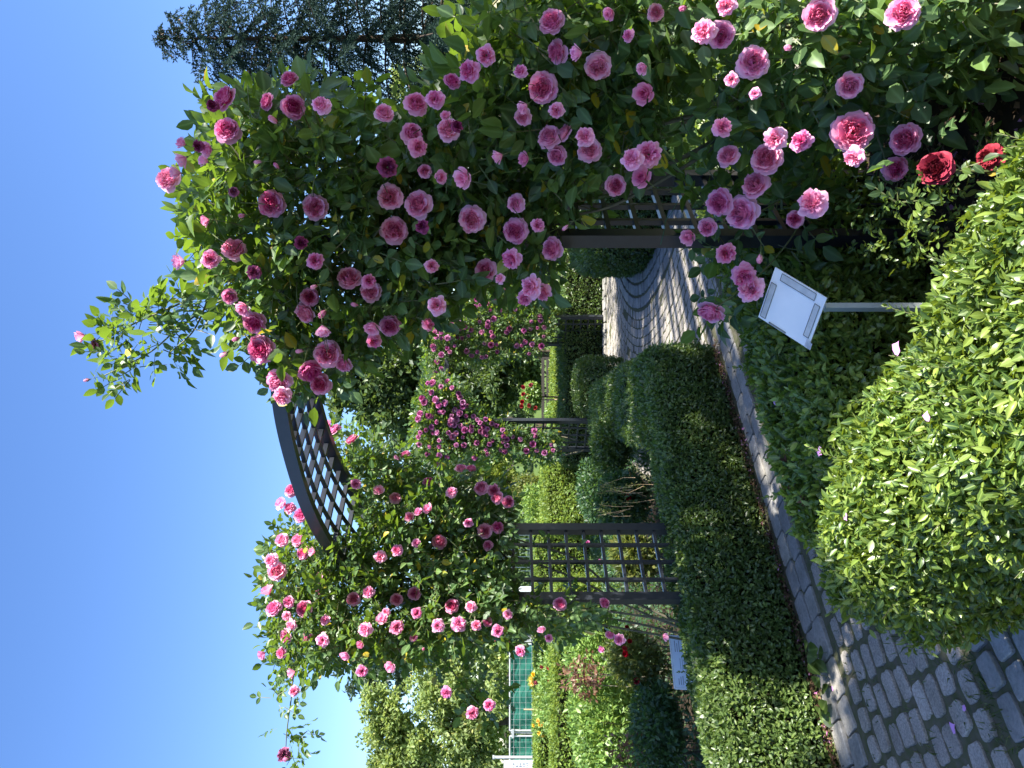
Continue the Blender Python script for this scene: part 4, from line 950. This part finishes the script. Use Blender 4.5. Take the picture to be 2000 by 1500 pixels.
bush('rose_bush', 'sunny rose bush with red and orange blooms above the sunlit hedge', 1050, 985, 32, 40, 13.2, M['shrub_pale'], 1800, .07, [(1066, 977, 8), (1060, 998, 6), (1070, 975, 7, 'yellow'), (1067, 985, 7, 'yellow'), (1075, 1016, 6), (1078, 1010, 5), (1080, 1008, 6, 'yellow')], cat='rose bush')
bush('leafy_shrub', 'dark green glossy bush left of the sunlit hedge behind the arches', 1040, 960, 45, 35, 14.2, M['shrub_olive'], 2400, .08)
bush('leafy_shrub', 'bright green bush beyond the right end of the far arch', 1065, 570, 40, 45, 13.5, M['shrub_pale'], 2000, .08)
bush('leafy_shrub', 'sunny low bushes left of the standard rose', 1090, 815, 28, 40, 13, M['shrub_pale'], 1800, .06)
n = 36000; xy = poly_sample([(-.30, 5.55), (-.55, 9.0), (-1.2, 10.6), (-4.5, 12.5), (-7.4, 10.6), (-5.4, 8.6), (-5.2, 4.5), (-4.0, 2.4), (-3.45, 2.45)], n); hh = (.25 + .13 * wob(np.column_stack([xy, xy[:, :1] * 0]), 2.2, 77)) * rng.random(n) ** .6
l = rng.uniform(.03, .06, n)
tag(geo_obj('bed_groundcover', [(leaf_geo(np.column_stack([xy, np.maximum(hh, .01)]), rdir(n) + np.array([0, 0, .5]), norm(np.array([0, 0, 1.0]) + rdir(n) * .7), l, l * .5, True), M['shrub_dark'])]), kind='stuff', label='low dark leafy ground cover filling the left rose bed', cat='ground cover')
# tan flower stalks in the shaded bed
root = thing('dry_stalk_plant', P(1250, 975, 6.0) * np.array([1, 1, 0]), 'plant with pale tan dry flower stalks in the shaded left bed', 'plant'); bl_ = np.array(root.location)
m = MB(); lp = []; ld = []
for i in range(13):
    tip = P(1165 + 60 * rng.random(), 945 + 65 * rng.random(), 5.9 + .3 * rng.random()); b = tip + np.array([rng.normal(0, .03), .05, -.28])
    m.tube([b, (b + tip) / 2 + rng.normal(0, .03, 3), tip], [.003, .002, .0012], M['wood'], 4)
    for j in range(34):
        t = .55 + .45 * rng.random(); lp.append(b + (tip - b) * t + rng.normal(0, .012, 3)); ld.append(rng.normal(0, 1, 3))
m.obj('stalk', root, bl_); lp = np.array(lp); ld = np.array(ld)
geo_obj('foliage', [(leaf_geo(lp, ld, rdir(len(lp)), .022, .009, True), M['shrub_olive'])], root, bl_)

# standard rose on a stake
sr = thing('standard_rose', P(1095, 778, 12.2) * np.array([1, 1, 0]), 'round headed standard rose with red blooms tied to a pale wooden stake', 'standard rose'); sl_ = np.array(sr.location)
c = P(1037, 775, 12.2); u = rdir(1500) * (rng.random(1500) ** .4)[:, None]; pp = c + u * np.array([.25, .24, .16])
geo_obj('crown', [(leaf_geo(pp, norm(u + rdir(1500)), norm(u + np.array([0, 0, .5]) + rdir(1500) * .6), .06, .034, True), M['shrub_pale'])], sr, sl_)
m = MB(); m.tube([(c[0] + .02, c[1], 0), (c[0], c[1] + .01, .5), (c[0], c[1], c[2] - .05)], [.016, .014, .012], M['bark'], 7); m.obj('stem', sr, sl_)
m = MB(); m.tube([(c[0] - .05, c[1] - .03, 0), (c[0] - .045, c[1] - .03, c[2])], .014, M['wood'], 7); m.obj('stake', sr, sl_)
for px, py in ((1022, 756), (1037, 752), (1020, 785), (1019, 793), (1034, 792), (1030, 774), (1046, 797), (1022, 770)):
    put_bloom(sr, sl_, P(px, py, 12.0), (rng.normal(0, .3), -1, .4), .07, 'open', 'red')

# red roses by the foot of the arch
rr_ = thing('red_rose_bush', P(1860, 330, 2.05) * np.array([1, 1, 0]), 'small dark red rose low behind the near hedge', 'rose bush'); rl_ = np.array(rr_.location)
q = np.column_stack([rng.uniform(1740, 1990, 62), rng.uniform(270, 400, 62)]); p = Pv(q[:, 0], q[:, 1], rng.uniform(1.95, 2.25, 62))
foliage(rr_, rl_, [(p, norm(rdir(62) + np.array([0, -.4, .6])))], .036)
put_bloom(rr_, rl_, P(1828, 330, 1.95), (-.1, -.8, .75), .085, 'open', 'red'); put_bloom(rr_, rl_, P(1935, 308, 1.92), (-.2, -.6, .8), .07, 'loose', 'red')
m = MB()
for px, py in ((1830, 331), (1937, 309)): e = P(px, py, 1.97); m.tube([(rl_[0], rl_[1], 0), (e[0], e[1] + .02, e[2] * .6), e - np.array([0, -.01, .02])], .004, M['cane'], 5)
m.obj('stem', rr_, rl_)
# weeds and litter at the foot of the roses
q = np.column_stack([rng.uniform(1640, 1900, 170), rng.uniform(350, 520, 170)]); d = np.minimum(2.75, rng.uniform(1.9, 2.5, 170)); p = Pv(q[:, 0], q[:, 1], d); p[:, 2] = np.clip(p[:, 2], .02, .4)
p, d_, nn, l = compound(p, rdir(170) + np.array([0, 0, .4]), norm(np.array([0, 0, 1.0]) + rdir(170) * .5), .022)
tag(geo_obj('bed_weeds', [(leaf_geo(p, d_, nn, l, l * .55, False), M['privet'])]), kind='stuff', label='small leafy weeds at the foot of the near arch', cat='weeds')
n = 5200; xy = np.column_stack([rng.uniform(-.1, 2.2, n), rng.uniform(1.6, 3.6, n)]); cc = (xy - O) @ PL; xy = xy[cc < -.7]; n = len(xy)
tag(geo_obj('leaf_litter', [(leaf_geo(np.column_stack([xy, .006 + .012 * rng.random(n)]), rdir(n) * np.array([1, 1, .25]), norm(np.array([0, 0, 1.0]) + rdir(n) * .45), rng.uniform(.012, .036, n), rng.uniform(.01, .022, n), True, .2, .3), M['litter'])]), kind='stuff', label='dry leaves and fallen rose petals on the soil of the rose bed', cat='litter')
n = 2600; aa = rng.uniform(-1.2, 2.7, n); cc = rng.normal(1.235, .03, n); xy = O + aa[:, None] * PD + cc[:, None] * PL
tag(geo_obj('hedge_litter', [(leaf_geo(np.column_stack([xy, .03 + .012 * rng.random(n)]), rdir(n) * np.array([1, 1, .25]), norm(np.array([0, 0, 1.0]) + rdir(n) * .45), rng.uniform(.008, .024, n), rng.uniform(.006, .014, n), True, .2, .3), M['litter'])]), kind='stuff', label='brown leaf litter along the foot of the long dark hedge', cat='litter')

# heart shaped leaves at the hedge foot
hp = thing('round_leaf_plant', P(1610, 1310, 3.35) * np.array([1, 1, 0]), 'clump of rounded soft leaves at the foot of the long dark hedge', 'plant'); hl = np.array(hp.location)
lp = []; ld = []; m = MB()
for px, py in ((1592, 1268), (1585, 1282), (1600, 1300), (1590, 1310), (1607, 1345), (1600, 1388), (1612, 1402), (1620, 1408), (1575, 1262), (1600, 1275), (1596, 1330), (1610, 1380), (1585, 1298)):
    c = P(px, py, 3.33 + .06 * rng.random()); dr = norm(np.array([.5, -.6, .1]) + rng.normal(0, .4, 3)); lp.append(c - dr * .035); ld.append(dr)
    m.tube([(c[0] - .08, c[1] + .1, .0), c - dr * .05 - np.array([0, 0, .02]), c - dr * .035], .0016, M['cane'], 4)
lp = np.array(lp); ld = np.array(ld); geo_obj('foliage', [(leaf_geo(lp, ld, norm(np.array([.3, -.4, .9]) + rdir(len(lp)) * .35), rng.uniform(.05, .08, len(lp)), rng.uniform(.055, .075, len(lp)), False, .1, .1), M['box'])], hp, hl); m.obj('stem', hp, hl)

# red leaved seedling on the hedge corner
rs = thing('red_leaved_seedling', P(1600, 960, 2.42) * np.array([1, 1, 0]), 'small maple seedling with dark red and salmon leaves at the hedge corner', 'plant'); rl_ = np.array(rs.location)
lp = []; ld = []
for px, py, d in ((1578, 975, 2.36), (1535, 905, 2.5), (1520, 915, 2.55), (1555, 930, 2.5), (1548, 965, 2.48), (1512, 890, 2.6), (1560, 900, 2.5)):
    c = P(px, py, d); b = rng.random() * 6.28
    for k in range(5):
        a = b + (k - 2) * .62; lp.append(c); ld.append((math.cos(a), -.2, math.sin(a)))
lp = np.array(lp); ld = np.array(ld); n = len(lp)
geo_obj('foliage', [(leaf_geo(lp, ld, norm(np.array([0, -.8, .5]) + rdir(n) * .2), rng.uniform(.03, .042, n), .012, False, .15, .1), M['red_leaf'])], rs, rl_)
m = MB(); e = P(1540, 920, 2.5)
for px, py, d in ((1578, 975, 2.36), (1535, 905, 2.5), (1512, 890, 2.6)): m.tube([(rl_[0], rl_[1], .3), (rl_ + P(px, py, d)) / 2 + np.array([0, 0, .15]), P(px, py, d)], .0016, M['cane_old'], 4)
m.obj('stem', rs, rl_)

# fallen petals
def fallen(px, py, z, label, sz=.03):
    d = (H - z) * F / (px - 980); c = P(px, py, d); m = MB(); petal(m, .0, .0, 1.0, .9, 0, 70, 100, M['fallen'], .5, .9, .06, 5, 5, 0, int(px))
    V = m.V[0]; V = (V - V.mean(0)) * sz; a = rng.random() * 6.28; R = np.array([[math.cos(a), -math.sin(a), 0], [math.sin(a), math.cos(a), 0], [0, 0, .7]]); m.V[0] = V @ R.T + c + np.array([0, 0, .006])
    tag(m.obj('fallen_petal', None, c, True), label, 'petal', 'fallen rose petals')
for a in ((1865, 1419, .026, 'single mauve petal lying on the near granite cobbles', .035), (1885, 1381, .026, 'narrow mauve petal lying in a joint of the near cobbles', .022), (1628, 1345, .034, 'small mauve petal on the pale edging stones beside the round leaves', .018),
          (1757, 676, .64, 'pink petal caught on the near sunlit hedge', .032), (1606, 884, .58, 'mauve petal on the shaded hedge near the path', .030), (1517, 787, .57, 'mauve petal on the shaded hedge top beside the path', .026), (1816, 810, .66, 'pale pink petal in the middle of the sunlit hedge top', .022), (1657, 1012, .65, 'tiny pink petal at the left end of the sunlit hedge', .02)): fallen(*a)

# ------------------------------------------------------------------ trees
def tree(name, label, bu, d, blobs, mat, L, nleaf, trunk_r=.12, low=True, asp=.55, clump=.34, depth=.8, up=.35, zbase=0.0, limbs=9):
    """bu: pixel py of the trunk; blobs: (px,py,r_px along px, r_px along py)"""
    base = np.array([(750 - bu) / F * d, d, zbase]); root = thing(name, base, label, 'tree'); k = d / F
    area = np.array([b[2] * b[3] for b in blobs], float); w = area / area.sum(); Qs = []; cs = []
    for (px, py, rx, ry), ww in zip(blobs, w):
        nc = max(4, int(ww * nleaf / 150)); c = P(px, py, d)
        u = rdir(nc) * (rng.random(nc) ** .45)[:, None]
        cc = c + u * np.array([ry * k, ry * k * depth, rx * k]); cs.append(cc)
        per = 150; r_ = clump * rng.uniform(.6, 1.3, nc)
        off = rdir(nc * per).reshape(nc, per, 3) * (rng.random((nc, per, 1)) ** .5) * r_[:, None, None] * np.array([1, 1, .62])
        Qs.append((cc[:, None] + off).reshape(-1, 3))
    Q = np.concatenate(Qs); Q = Q[Q[:, 2] > zbase + .15]; n = len(Q); cen = np.concatenate(cs).mean(0)
    o = norm(Q - cen); D = norm(o * .5 + np.array([0, 0, -.15]) + rdir(n) * .8); N = norm(o * .4 + np.array([0, 0, up]) + rdir(n) * .7)
    l = L * rng.uniform(.6, 1.25, n); geo_obj('crown', [(leaf_geo(Q, D, N, l, l * asp, low, .12, .2), mat)], root, base)
    m = MB(); C_ = np.concatenate(cs); top = np.array([cen[0], cen[1], max(cen[2], zbase + 1)])
    m.tube([base, base * .6 + top * .4 + np.array([.05, 0, 0]), top], [trunk_r, trunk_r * .75, trunk_r * .4], M['bark'], 9)
    for i in rng.choice(len(C_), min(limbs, len(C_)), replace=False):
        b = base + (top - base) * rng.uniform(.35, 1.0); e = C_[i]; m.tube([b, (b + e) / 2 + np.array([0, 0, .15]), e], [trunk_r * .38, trunk_r * .22, trunk_r * .08], M['bark'], 6)
    m.obj('trunk', root, base)
    return root

tree('leafy_tree', 'pale green airy tree at the left edge against the sky', 1400, 17.5, [(790, 1460, 95, 75), (740, 1400, 60, 50), (850, 1350, 60, 60), (900, 1420, 60, 80), (830, 1540, 110, 60), (930, 1480, 40, 50), (870, 1270, 60, 40), (955, 1400, 32, 90), (960, 1300, 28, 60)], M['tree_pale'], .12, 40000, clump=.32, up=.6)
tree('leafy_tree', 'grey green tree peeking over behind the left rose', 1270, 25, [(720, 1330, 50, 45), (690, 1270, 70, 40), (660, 1220, 60, 40), (770, 1300, 60, 60), (860, 1270, 60, 60), (640, 1160, 40, 60)], M['tree_blue'], .16, 11000, clump=.42)
tree('broad_tree', 'dark broad leaved tree in the middle behind the near arch', 690, 19, [(720, 700, 75, 75), (700, 770, 55, 50), (770, 780, 60, 70), (840, 700, 80, 90), (650, 700, 30, 40), (780, 610, 90, 60), (900, 780, 60, 60), (840, 840, 40, 40), (880, 700, 70, 80), (960, 720, 50, 90), (760, 720, 70, 80)], M['tree_dark'], .17, 32000, clump=.42)
tree('leafy_tree', 'grey green tree right behind the dark broad leaved tree', 830, 24, [(810, 850, 45, 50), (850, 880, 50, 40), (900, 870, 60, 70), (960, 900, 40, 60)], M['tree_blue'], .16, 10000, clump=.4)
tree('thuja', 'yellow green conifer behind the left rose of the near arch', 970, 15, [(860, 960, 90, 45), (930, 930, 70, 60), (900, 1010, 70, 40), (980, 960, 40, 60), (800, 970, 40, 25)], M['thuja'], .11, 12000, clump=.22, asp=.4)
tree('weeping_conifer', 'dark drooping conifer seen under the far arch', 700, 17, [(960, 700, 70, 60), (1000, 640, 60, 70), (930, 640, 50, 60), (1010, 760, 50, 60), (940, 790, 60, 40)], M['tree_dark'], .15, 17000, clump=.32, asp=.4, up=-.1)
tree('leafy_tree', 'bright green tree half hidden behind the spruce', 230, 23, [(800, 180, 60, 60), (850, 120, 60, 70), (870, 240, 70, 60), (800, 320, 60, 60), (920, 300, 60, 90), (940, 150, 50, 100)], M['tree_pale'], .17, 11000, clump=.4)

def spruce(label, bx, by, ht, rmax, n_br, seed, zb=0.0):
    r = np.random.default_rng(seed); base = np.array([bx, by, zb]); root = thing('spruce', base, label, 'tree')
    m = MB(); m.tube([base, base + np.array([0, 0, ht * .5]), base + np.array([0, 0, ht])], [.17, .07, .006], M['bark'], 8); br = MB(); lp = []; ld = []; cp = []; cd = []
    for i in range(n_br):
        tier = i // 5; f = (tier + .5 + .12 * r.random()) / (n_br / 5); f = f ** 1.1; z = ht * (1 - f * .93) - .04; reach = (rmax * f ** .75 + .12) * r.uniform(.55, 1.3); az = (i % 5) * 1.257 + tier * .7 + r.normal(0, .2)
        o = np.array([math.cos(az), math.sin(az), 0]); b = base + np.array([0, 0, z]); lift = .35 * (1 - f)
        pts = [b + o * reach * t + np.array([0, 0, reach * (lift * t - (.32 + .25 * f) * t * t + .22 * t ** 4)]) for t in np.linspace(0, 1, 7)]
        br.tube(pts, np.linspace(.022, .005, 7) * (.5 + f), M['bark'], 5); pts = np.array(pts)
        ntw = int(7 + reach * 11)
        for j in range(ntw):
            t = (j + .6) / ntw; k = t * 6; a = int(min(k, 5)); q = pts[a] + (pts[a + 1] - pts[a]) * (k - a)
            s = np.cross(o, [0, 0, 1.0]) * (1 if j % 2 else -1); tl = (.14 + .50 * min(1, reach) * (1 - abs(t - .45))) * r.uniform(.5, 1.15) * (1 if f > .12 else .6)
            hang = .55 + 1.0 * f; dr = s * .8 + o * .55 + np.array([0, 0, -hang * r.uniform(.5, 1.2)]); dr /= np.linalg.norm(dr)
            ns = max(5, int(tl / .0085)); tt = (np.arange(ns) + r.random(ns)) / ns
            side = norm(r.standard_normal((ns, 3)))
            lp.append(q + tt[:, None] * tl * dr + np.array([0, 0, -.22 * tl]) * (tt ** 2)[:, None]); ld.append(dr * .8 + side * .8)
            if f < .32 and r.random() < .45: cp.append(q + dr * tl * r.random()); cd.append([0, 0, -1])
    lp = np.concatenate(lp); ld = np.concatenate(ld); n = len(lp); l = .075 * r.uniform(.6, 1.2, n)
    cp = np.array(cp); nc = len(cp)
    geo_obj('needles', [(leaf_geo(lp, ld, rdir(n), l, l * .36, True, .05, .1), M['spruce']), (leaf_geo(cp, np.tile([0, 0, -1.0], (nc, 1)) + rdir(nc) * .3, rdir(nc), .08, .035, True), M['cone'])], root, base)
    m.obj('trunk', root, base); br.obj('branches', root, base, True)
    return root
spruce('tall blue green spruce with drooping branches rising at the upper right', 6.98, 15.0, 8.55, 3.7, 110, 3)
AZ, EL = math.radians(122), math.radians(50)
def toward_sun(p, z):
    k = (z - p[2]) / math.tan(EL); return np.array([p[0] + k * math.sin(AZ), p[1] + k * math.cos(AZ), z])
def shade_tree():  # unseen tree; crown clumps placed along sun rays to shade plaza, hedges, path, sign
    rt = np.random.default_rng(99)
    def rtd(n): return norm(rt.standard_normal((n, 3)))
    base = np.array([7.4, 5.4, 0.0]); root = thing('shade_tree', base, 'tall broad leaved tree, unseen to the right, crown clumps placed to shade plaza, hedges, path and sign', 'tree'); Qs = []; cs = []
    S_ = toward_sun
    for c, r_, nc, cr in ((S_((-.66, 4.62, .4), 7), (1.1, .5, .6), 26, .34), (S_((.8, 8.6, 0), 8), (1.6, 1.9, .9), 52, .42), ((6.9, 4.4, 9.0), (1.3, 1.2, 1.0), 22, .42),
                          (S_((-1.45, 2.72, 0), 7), (.26, .26, .4), 12, .26), (S_((-1.17, 2.55, 0), 7), (.11, .13, .3), 12, .13), (S_((-1.2, 2.9, 0), 7), (.16, .16, .3), 12, .18), (S_((-1.75, 3.0, 0), 7), (.18, .18, .3), 8, .2), (S_((-1.3, 2.25, 0), 7), (.12, .12, .3), 10, .14), (S_((.23, 2.22, .63), 7.1), (.10, .10, .3), 14, .13), (S_((-.02, 2.74, .57), 7), (.07, .07, .3), 10, .11), (S_((-.2, 2.54, .57), 7), (.07, .07, .3), 10, .11), (S_((-.36, 2.39, .57), 7), (.06, .06, .3), 9, .10), (S_((-.06, 2.5, .57), 7), (.06, .06, .3), 9, .10),
                          (S_((-.25, 6.4, .5), 7.3), (.45, .45, .5), 12, .35), (S_((-1.0, 6.6, .5), 7.2), (.5, .5, .5), 12, .35), (S_((-.02, 5.4, .5), 7.1), (.3, .3, .4), 10, .28)):
        u = rtd(nc) * (rt.random(nc) ** .4)[:, None]; cc = np.array(c) + u * np.array(r_); cs.append(cc)
        Qs.append((cc[:, None] + rtd(nc * 110).reshape(nc, 110, 3) * (rt.random((nc, 110, 1)) ** .5) * cr).reshape(-1, 3))
    Q = np.concatenate(Qs); n = len(Q); l = .12 * rt.uniform(.7, 1.2, n)
    geo_obj('crown', [(leaf_geo(Q, rtd(n) + np.array([0, 0, -.2]), rtd(n) + np.array([0, 0, .6]), l, l * .6, True), M['tree_dark'])], root, base)
    m = MB(); m.tube([base, (7.3, 5.4, 3), (7.1, 5.3, 6), (6.9, 5.2, 9)], [.24, .2, .15, .06], M['bark'], 10)
    for cc in cs:
        for e in cc[::4]: b = np.array([7.15, 5.35, 4.8 + rt.random() * .8]); m.tube([b, (b + e) / 2 + np.array([0, 0, .3]), e], [.07, .045, .015], M['bark'], 6)
    m.obj('trunk', root, base)
shade_tree()

# far tree belt, one mass
n = 26000; u_ = rng.uniform(-500, 2000, n); d = rng.uniform(34, 42, n); x = (u_ - 750) / F * d
topz = 3.9 + 1.5 * wob(np.column_stack([x * .35, x * 0, x * 0]), 1.0, 9) + .5 * wob(np.column_stack([x, x * 0, x * 0]), 1.5, 10)
Q = np.column_stack([x, d, topz * rng.random(n) ** .7]); l = rng.uniform(.25, .5, n)
tag(geo_obj('distant_trees', [(leaf_geo(Q, rdir(n), norm(rdir(n) + np.array([0, -.6, .6])), l, l * .6, True), M['tree_dark'])]), kind='stuff', label='far dark belt of trees closing the garden', cat='trees')

# ------------------------------------------------------------------ far fences and small structures
def fpt(px, py, d): return P(px, py, d)
fd = 16.0; xl, xr = (-90 - 750) / F * fd, (242 - 750) / F * fd; zt = H - (996 - 980) / F * fd; xp = (68 - 750) / F * fd
for x0, x1, lab in ((xp + .06, xr, 'green screened temporary fence panel, right hand one'), (xl, xp - .06, 'green screened temporary fence panel, left hand one at the picture edge')):
    root = thing('temporary_fence', ((x0 + x1) / 2, fd, 0), lab, 'fence', 'temporary fence panels with green screening'); lc = np.array(root.location)
    m = MB(); nx, nz = 40, 10; vs = []; fs = []
    for i in range(nx + 1):
        for j in range(nz + 1):
            a, b = i / nx, j / nz; x = x0 + (x1 - x0) * a; z = .06 + (zt - .08) * b
            vs.append((x, fd + .03 + .03 * math.sin(x * 5 + 2 * b) * (1 - b * .6) + .02 * math.sin(x * 13 + z * 4), z))
    fs = [(i * (nz + 1) + j, (i + 1) * (nz + 1) + j, (i + 1) * (nz + 1) + j + 1, i * (nz + 1) + j + 1) for i in range(nx) for j in range(nz)]
    m.add(vs, fs, M['cloth']); m.obj('screen_cloth', root, lc, True)
    m = MB()
    for a, b in (((x0, fd, .03), (x0, fd, zt)), ((x1, fd, .03), (x1, fd, zt)), ((x0, fd, zt), (x1, fd, zt)), ((x0, fd, .08), (x1, fd, .08))): m.tube([a, b], .02, M['galv'], 7)
    m.obj('frame', root, lc)
    m = MB(); z = .2
    while z < zt: m.tube([(x0, fd - .012, z), (x1, fd - .012, z)], .0032, M['galv'], 4); z += .13
    x = x0
    while x < x1: m.tube([(x, fd - .012, .05), (x, fd - .012, zt)], .0016, M['galv'], 4); x += .12
    m.obj('wire_mesh', root, lc)
cl = MB()
cl.box((xp, fd + .03, zt / 2), (.015, 0, 0), (0, .01, 0), (0, 0, zt / 2 - .02), M['galv'])
for z in (zt - .06, .4): cl.box((xp, fd - .02, z), (.09, 0, 0), (0, .022, 0), (0, 0, .025), M['galv'])
tag(cl.obj('fence_clamp', None, (xp, fd, zt)), 'metal clamp bar joining the two green fence panels', 'clamp')
px_ = (21 - 750) / F * 15.4; m = MB(); m.tube([(px_, 15.4, 0), (px_, 15.4, 1.5 + 15 / F * 15.4)], .03, M['galv'], 9); m.tube([(px_, 15.4, 1.5 + 14 / F * 15.4), (px_, 15.4, 1.5 + 18 / F * 15.4)], .04, M['galv'], 9)
tag(m.obj('steel_post', None, (px_, 15.4, 0)), 'grey steel post at the left edge beside the green fence', 'post')
wb = thing('notice_board', ((2 - 750) / F * 15.3, 15.3, 0), 'white notice board with dark marks at the left edge', 'sign'); wl = np.array(wb.location); xb1 = (15 - 750) / F * 15.3; xb0 = xb1 - .9
z1, z0 = H - 4 / F * 15.3, H - 68 / F * 15.3
m = MB(); m.box(((xb0 + xb1) / 2, 15.3, (z0 + z1) / 2), ((xb1 - xb0) / 2, 0, 0), (0, .012, 0), (0, 0, (z1 - z0) / 2), M['white']); m.obj('board', wb, wl)
m = MB()
for j in range(5):
    x = xb1 - .05
    while x > xb0 + .1:
        w = rng.uniform(.012, .04); m.box((x - w / 2, 15.286, z1 - .2 - .07 * j), (w / 2, 0, 0), (0, .0015, 0), (0, 0, rng.uniform(.012, .026)), M['print']); x -= w + rng.uniform(.008, .03)
m.obj('print', wb, wl)
m = MB(); m.tube([(xb0 + .2, 15.34, 0), (xb0 + .2, 15.34, z1)], .02, M['galv'], 7); m.tube([(xb1 - .1, 15.34, 0), (xb1 - .1, 15.34, z1)], .02, M['galv'], 7); m.obj('leg', wb, wl)
x = (113 - 750) / F * 12; m = MB(); m.tube([(x, 12, 0), (x + .01, 12, H - 43 / F * 12)], [.013, .012], M['wood'], 7); tag(m.obj('wooden_stake', None, (x, 12, 0)), 'thin pale stake standing before the green fence', 'stake')
# grey hut
hx0, hx1 = (246 - 750) / F * 19, (330 - 750) / F * 19; hz = H + 55 / F * 19
gh = thing('garden_hut', ((hx0 + hx1) / 2, 19.5, 0), 'small pale grey hut half hidden behind the left rose', 'hut'); gl = np.array(gh.location)
m = MB(); m.box(((hx0 + hx1) / 2, 19.6, hz / 2), ((hx1 - hx0) / 2, 0, 0), (0, .6, 0), (0, 0, hz / 2), M['wall']); m.obj('wall', gh, gl)
m = MB(); m.box(((hx0 + hx1) / 2, 19.55, hz + .05), ((hx1 - hx0) / 2 + .12, 0, .02), (0, .75, .08), (0, 0, .035), M['galv']); m.obj('roof', gh, gl)
m = MB()
for k in range(6): m.box((hx0 + .08 + .1 * k, 18.99, hz * .72), (.022, 0, 0), (0, .008, 0), (0, 0, .22), M['darkwood'])
m.obj('louvre', gh, gl)
# pale railing seen through the left frame
rx0, rx1 = (385 - 750) / F * 15.6, (470 - 750) / F * 15.6
ra = thing('railing', ((rx0 + rx1) / 2, 15.6, 0), 'pale grey railing seen through the upper trellis of the left frame', 'railing'); rl0 = np.array(ra.location); rz = H - 2 / F * 15.6
m = MB(); x = rx0
while x < rx1: m.tube([(x, 15.6, 0), (x, 15.6, rz)], .008, M['galv'], 5); x += .075
m.obj('bars', ra, rl0)
for z in (.2, rz, rz * .55): m = MB(); m.box(((rx0 + rx1) / 2, 15.6, z), ((rx1 - rx0) / 2, 0, 0), (0, .02, 0), (0, 0, .025), M['white']); m.obj('rail', ra, rl0)
# dark slatted fence
sx0, sx1 = (655 - 750) / F * 15.5, (800 - 750) / F * 15.5
sf = thing('slat_fence', ((sx0 + sx1) / 2, 15.5, 0), 'low dark fence of horizontal slats behind the standard rose', 'fence'); fl0 = np.array(sf.location)
m = MB()
for k in range(6): m.box(((sx0 + sx1) / 2, 15.5, .14 + .1 * k), ((sx1 - sx0) / 2, 0, 0), (0, .012, 0), (0, 0, .03), M['darkwood'])
m.obj('slats', sf, fl0)
for x in (sx0, (sx0 + sx1) / 2, sx1): m = MB(); m.box((x, 15.535, .37), (.03, 0, 0), (0, .02, 0), (0, 0, .37), M['darkwood']); m.obj('post', sf, fl0)

# ------------------------------------------------------------------ camera, light
cam = bpy.data.cameras.new('camera'); co = bpy.data.objects.new('camera', cam); COL.objects.link(co)
cam.sensor_fit = 'HORIZONTAL'; cam.sensor_width = 36; cam.lens = 36 * F / 2000; cam.clip_start = .05; cam.clip_end = 2000; cam.shift_x = 20 / 2000
co.matrix_world = Matrix(((0, 1, 0, 0), (0, 0, -1, 0), (-1, 0, 0, H), (0, 0, 0, 1)))
SC.camera = co

sd = Vector((math.sin(AZ) * math.cos(EL), math.cos(AZ) * math.cos(EL), math.sin(EL)))
sun = bpy.data.lights.new('sun', 'SUN'); so = bpy.data.objects.new('sun', sun); COL.objects.link(so)
sun.energy = 5.0; sun.angle = math.radians(.53); sun.color = (1, .95, .87); so.rotation_mode = 'QUATERNION'; so.rotation_quaternion = sd.to_track_quat('Z', 'Y'); so.location = (6, 2, 9)
w = bpy.data.worlds.new('World'); SC.world = w; w.use_nodes = True; nt = w.node_tree
bg = nt.nodes['Background']; sky = nt.nodes.new('ShaderNodeTexSky'); sky.sky_type = 'NISHITA'; sky.sun_disc = False
sky.sun_elevation = EL; sky.sun_rotation = AZ; sky.air_density = 1.0; sky.dust_density = .6; sky.ozone_density = 2.5
hs = nt.nodes.new('ShaderNodeHueSaturation'); hs.inputs['Saturation'].default_value = 1.2; hs.inputs['Hue'].default_value = .509; nt.links.new(sky.outputs[0], hs.inputs['Color']); nt.links.new(hs.outputs[0], bg.inputs[0]); bg.inputs[1].default_value = .09
SC.view_settings.view_transform = 'Standard'; SC.view_settings.look = 'None'; SC.view_settings.exposure = 1.76
SC.cycles.max_bounces = 8; SC.cycles.transparent_max_bounces = 8
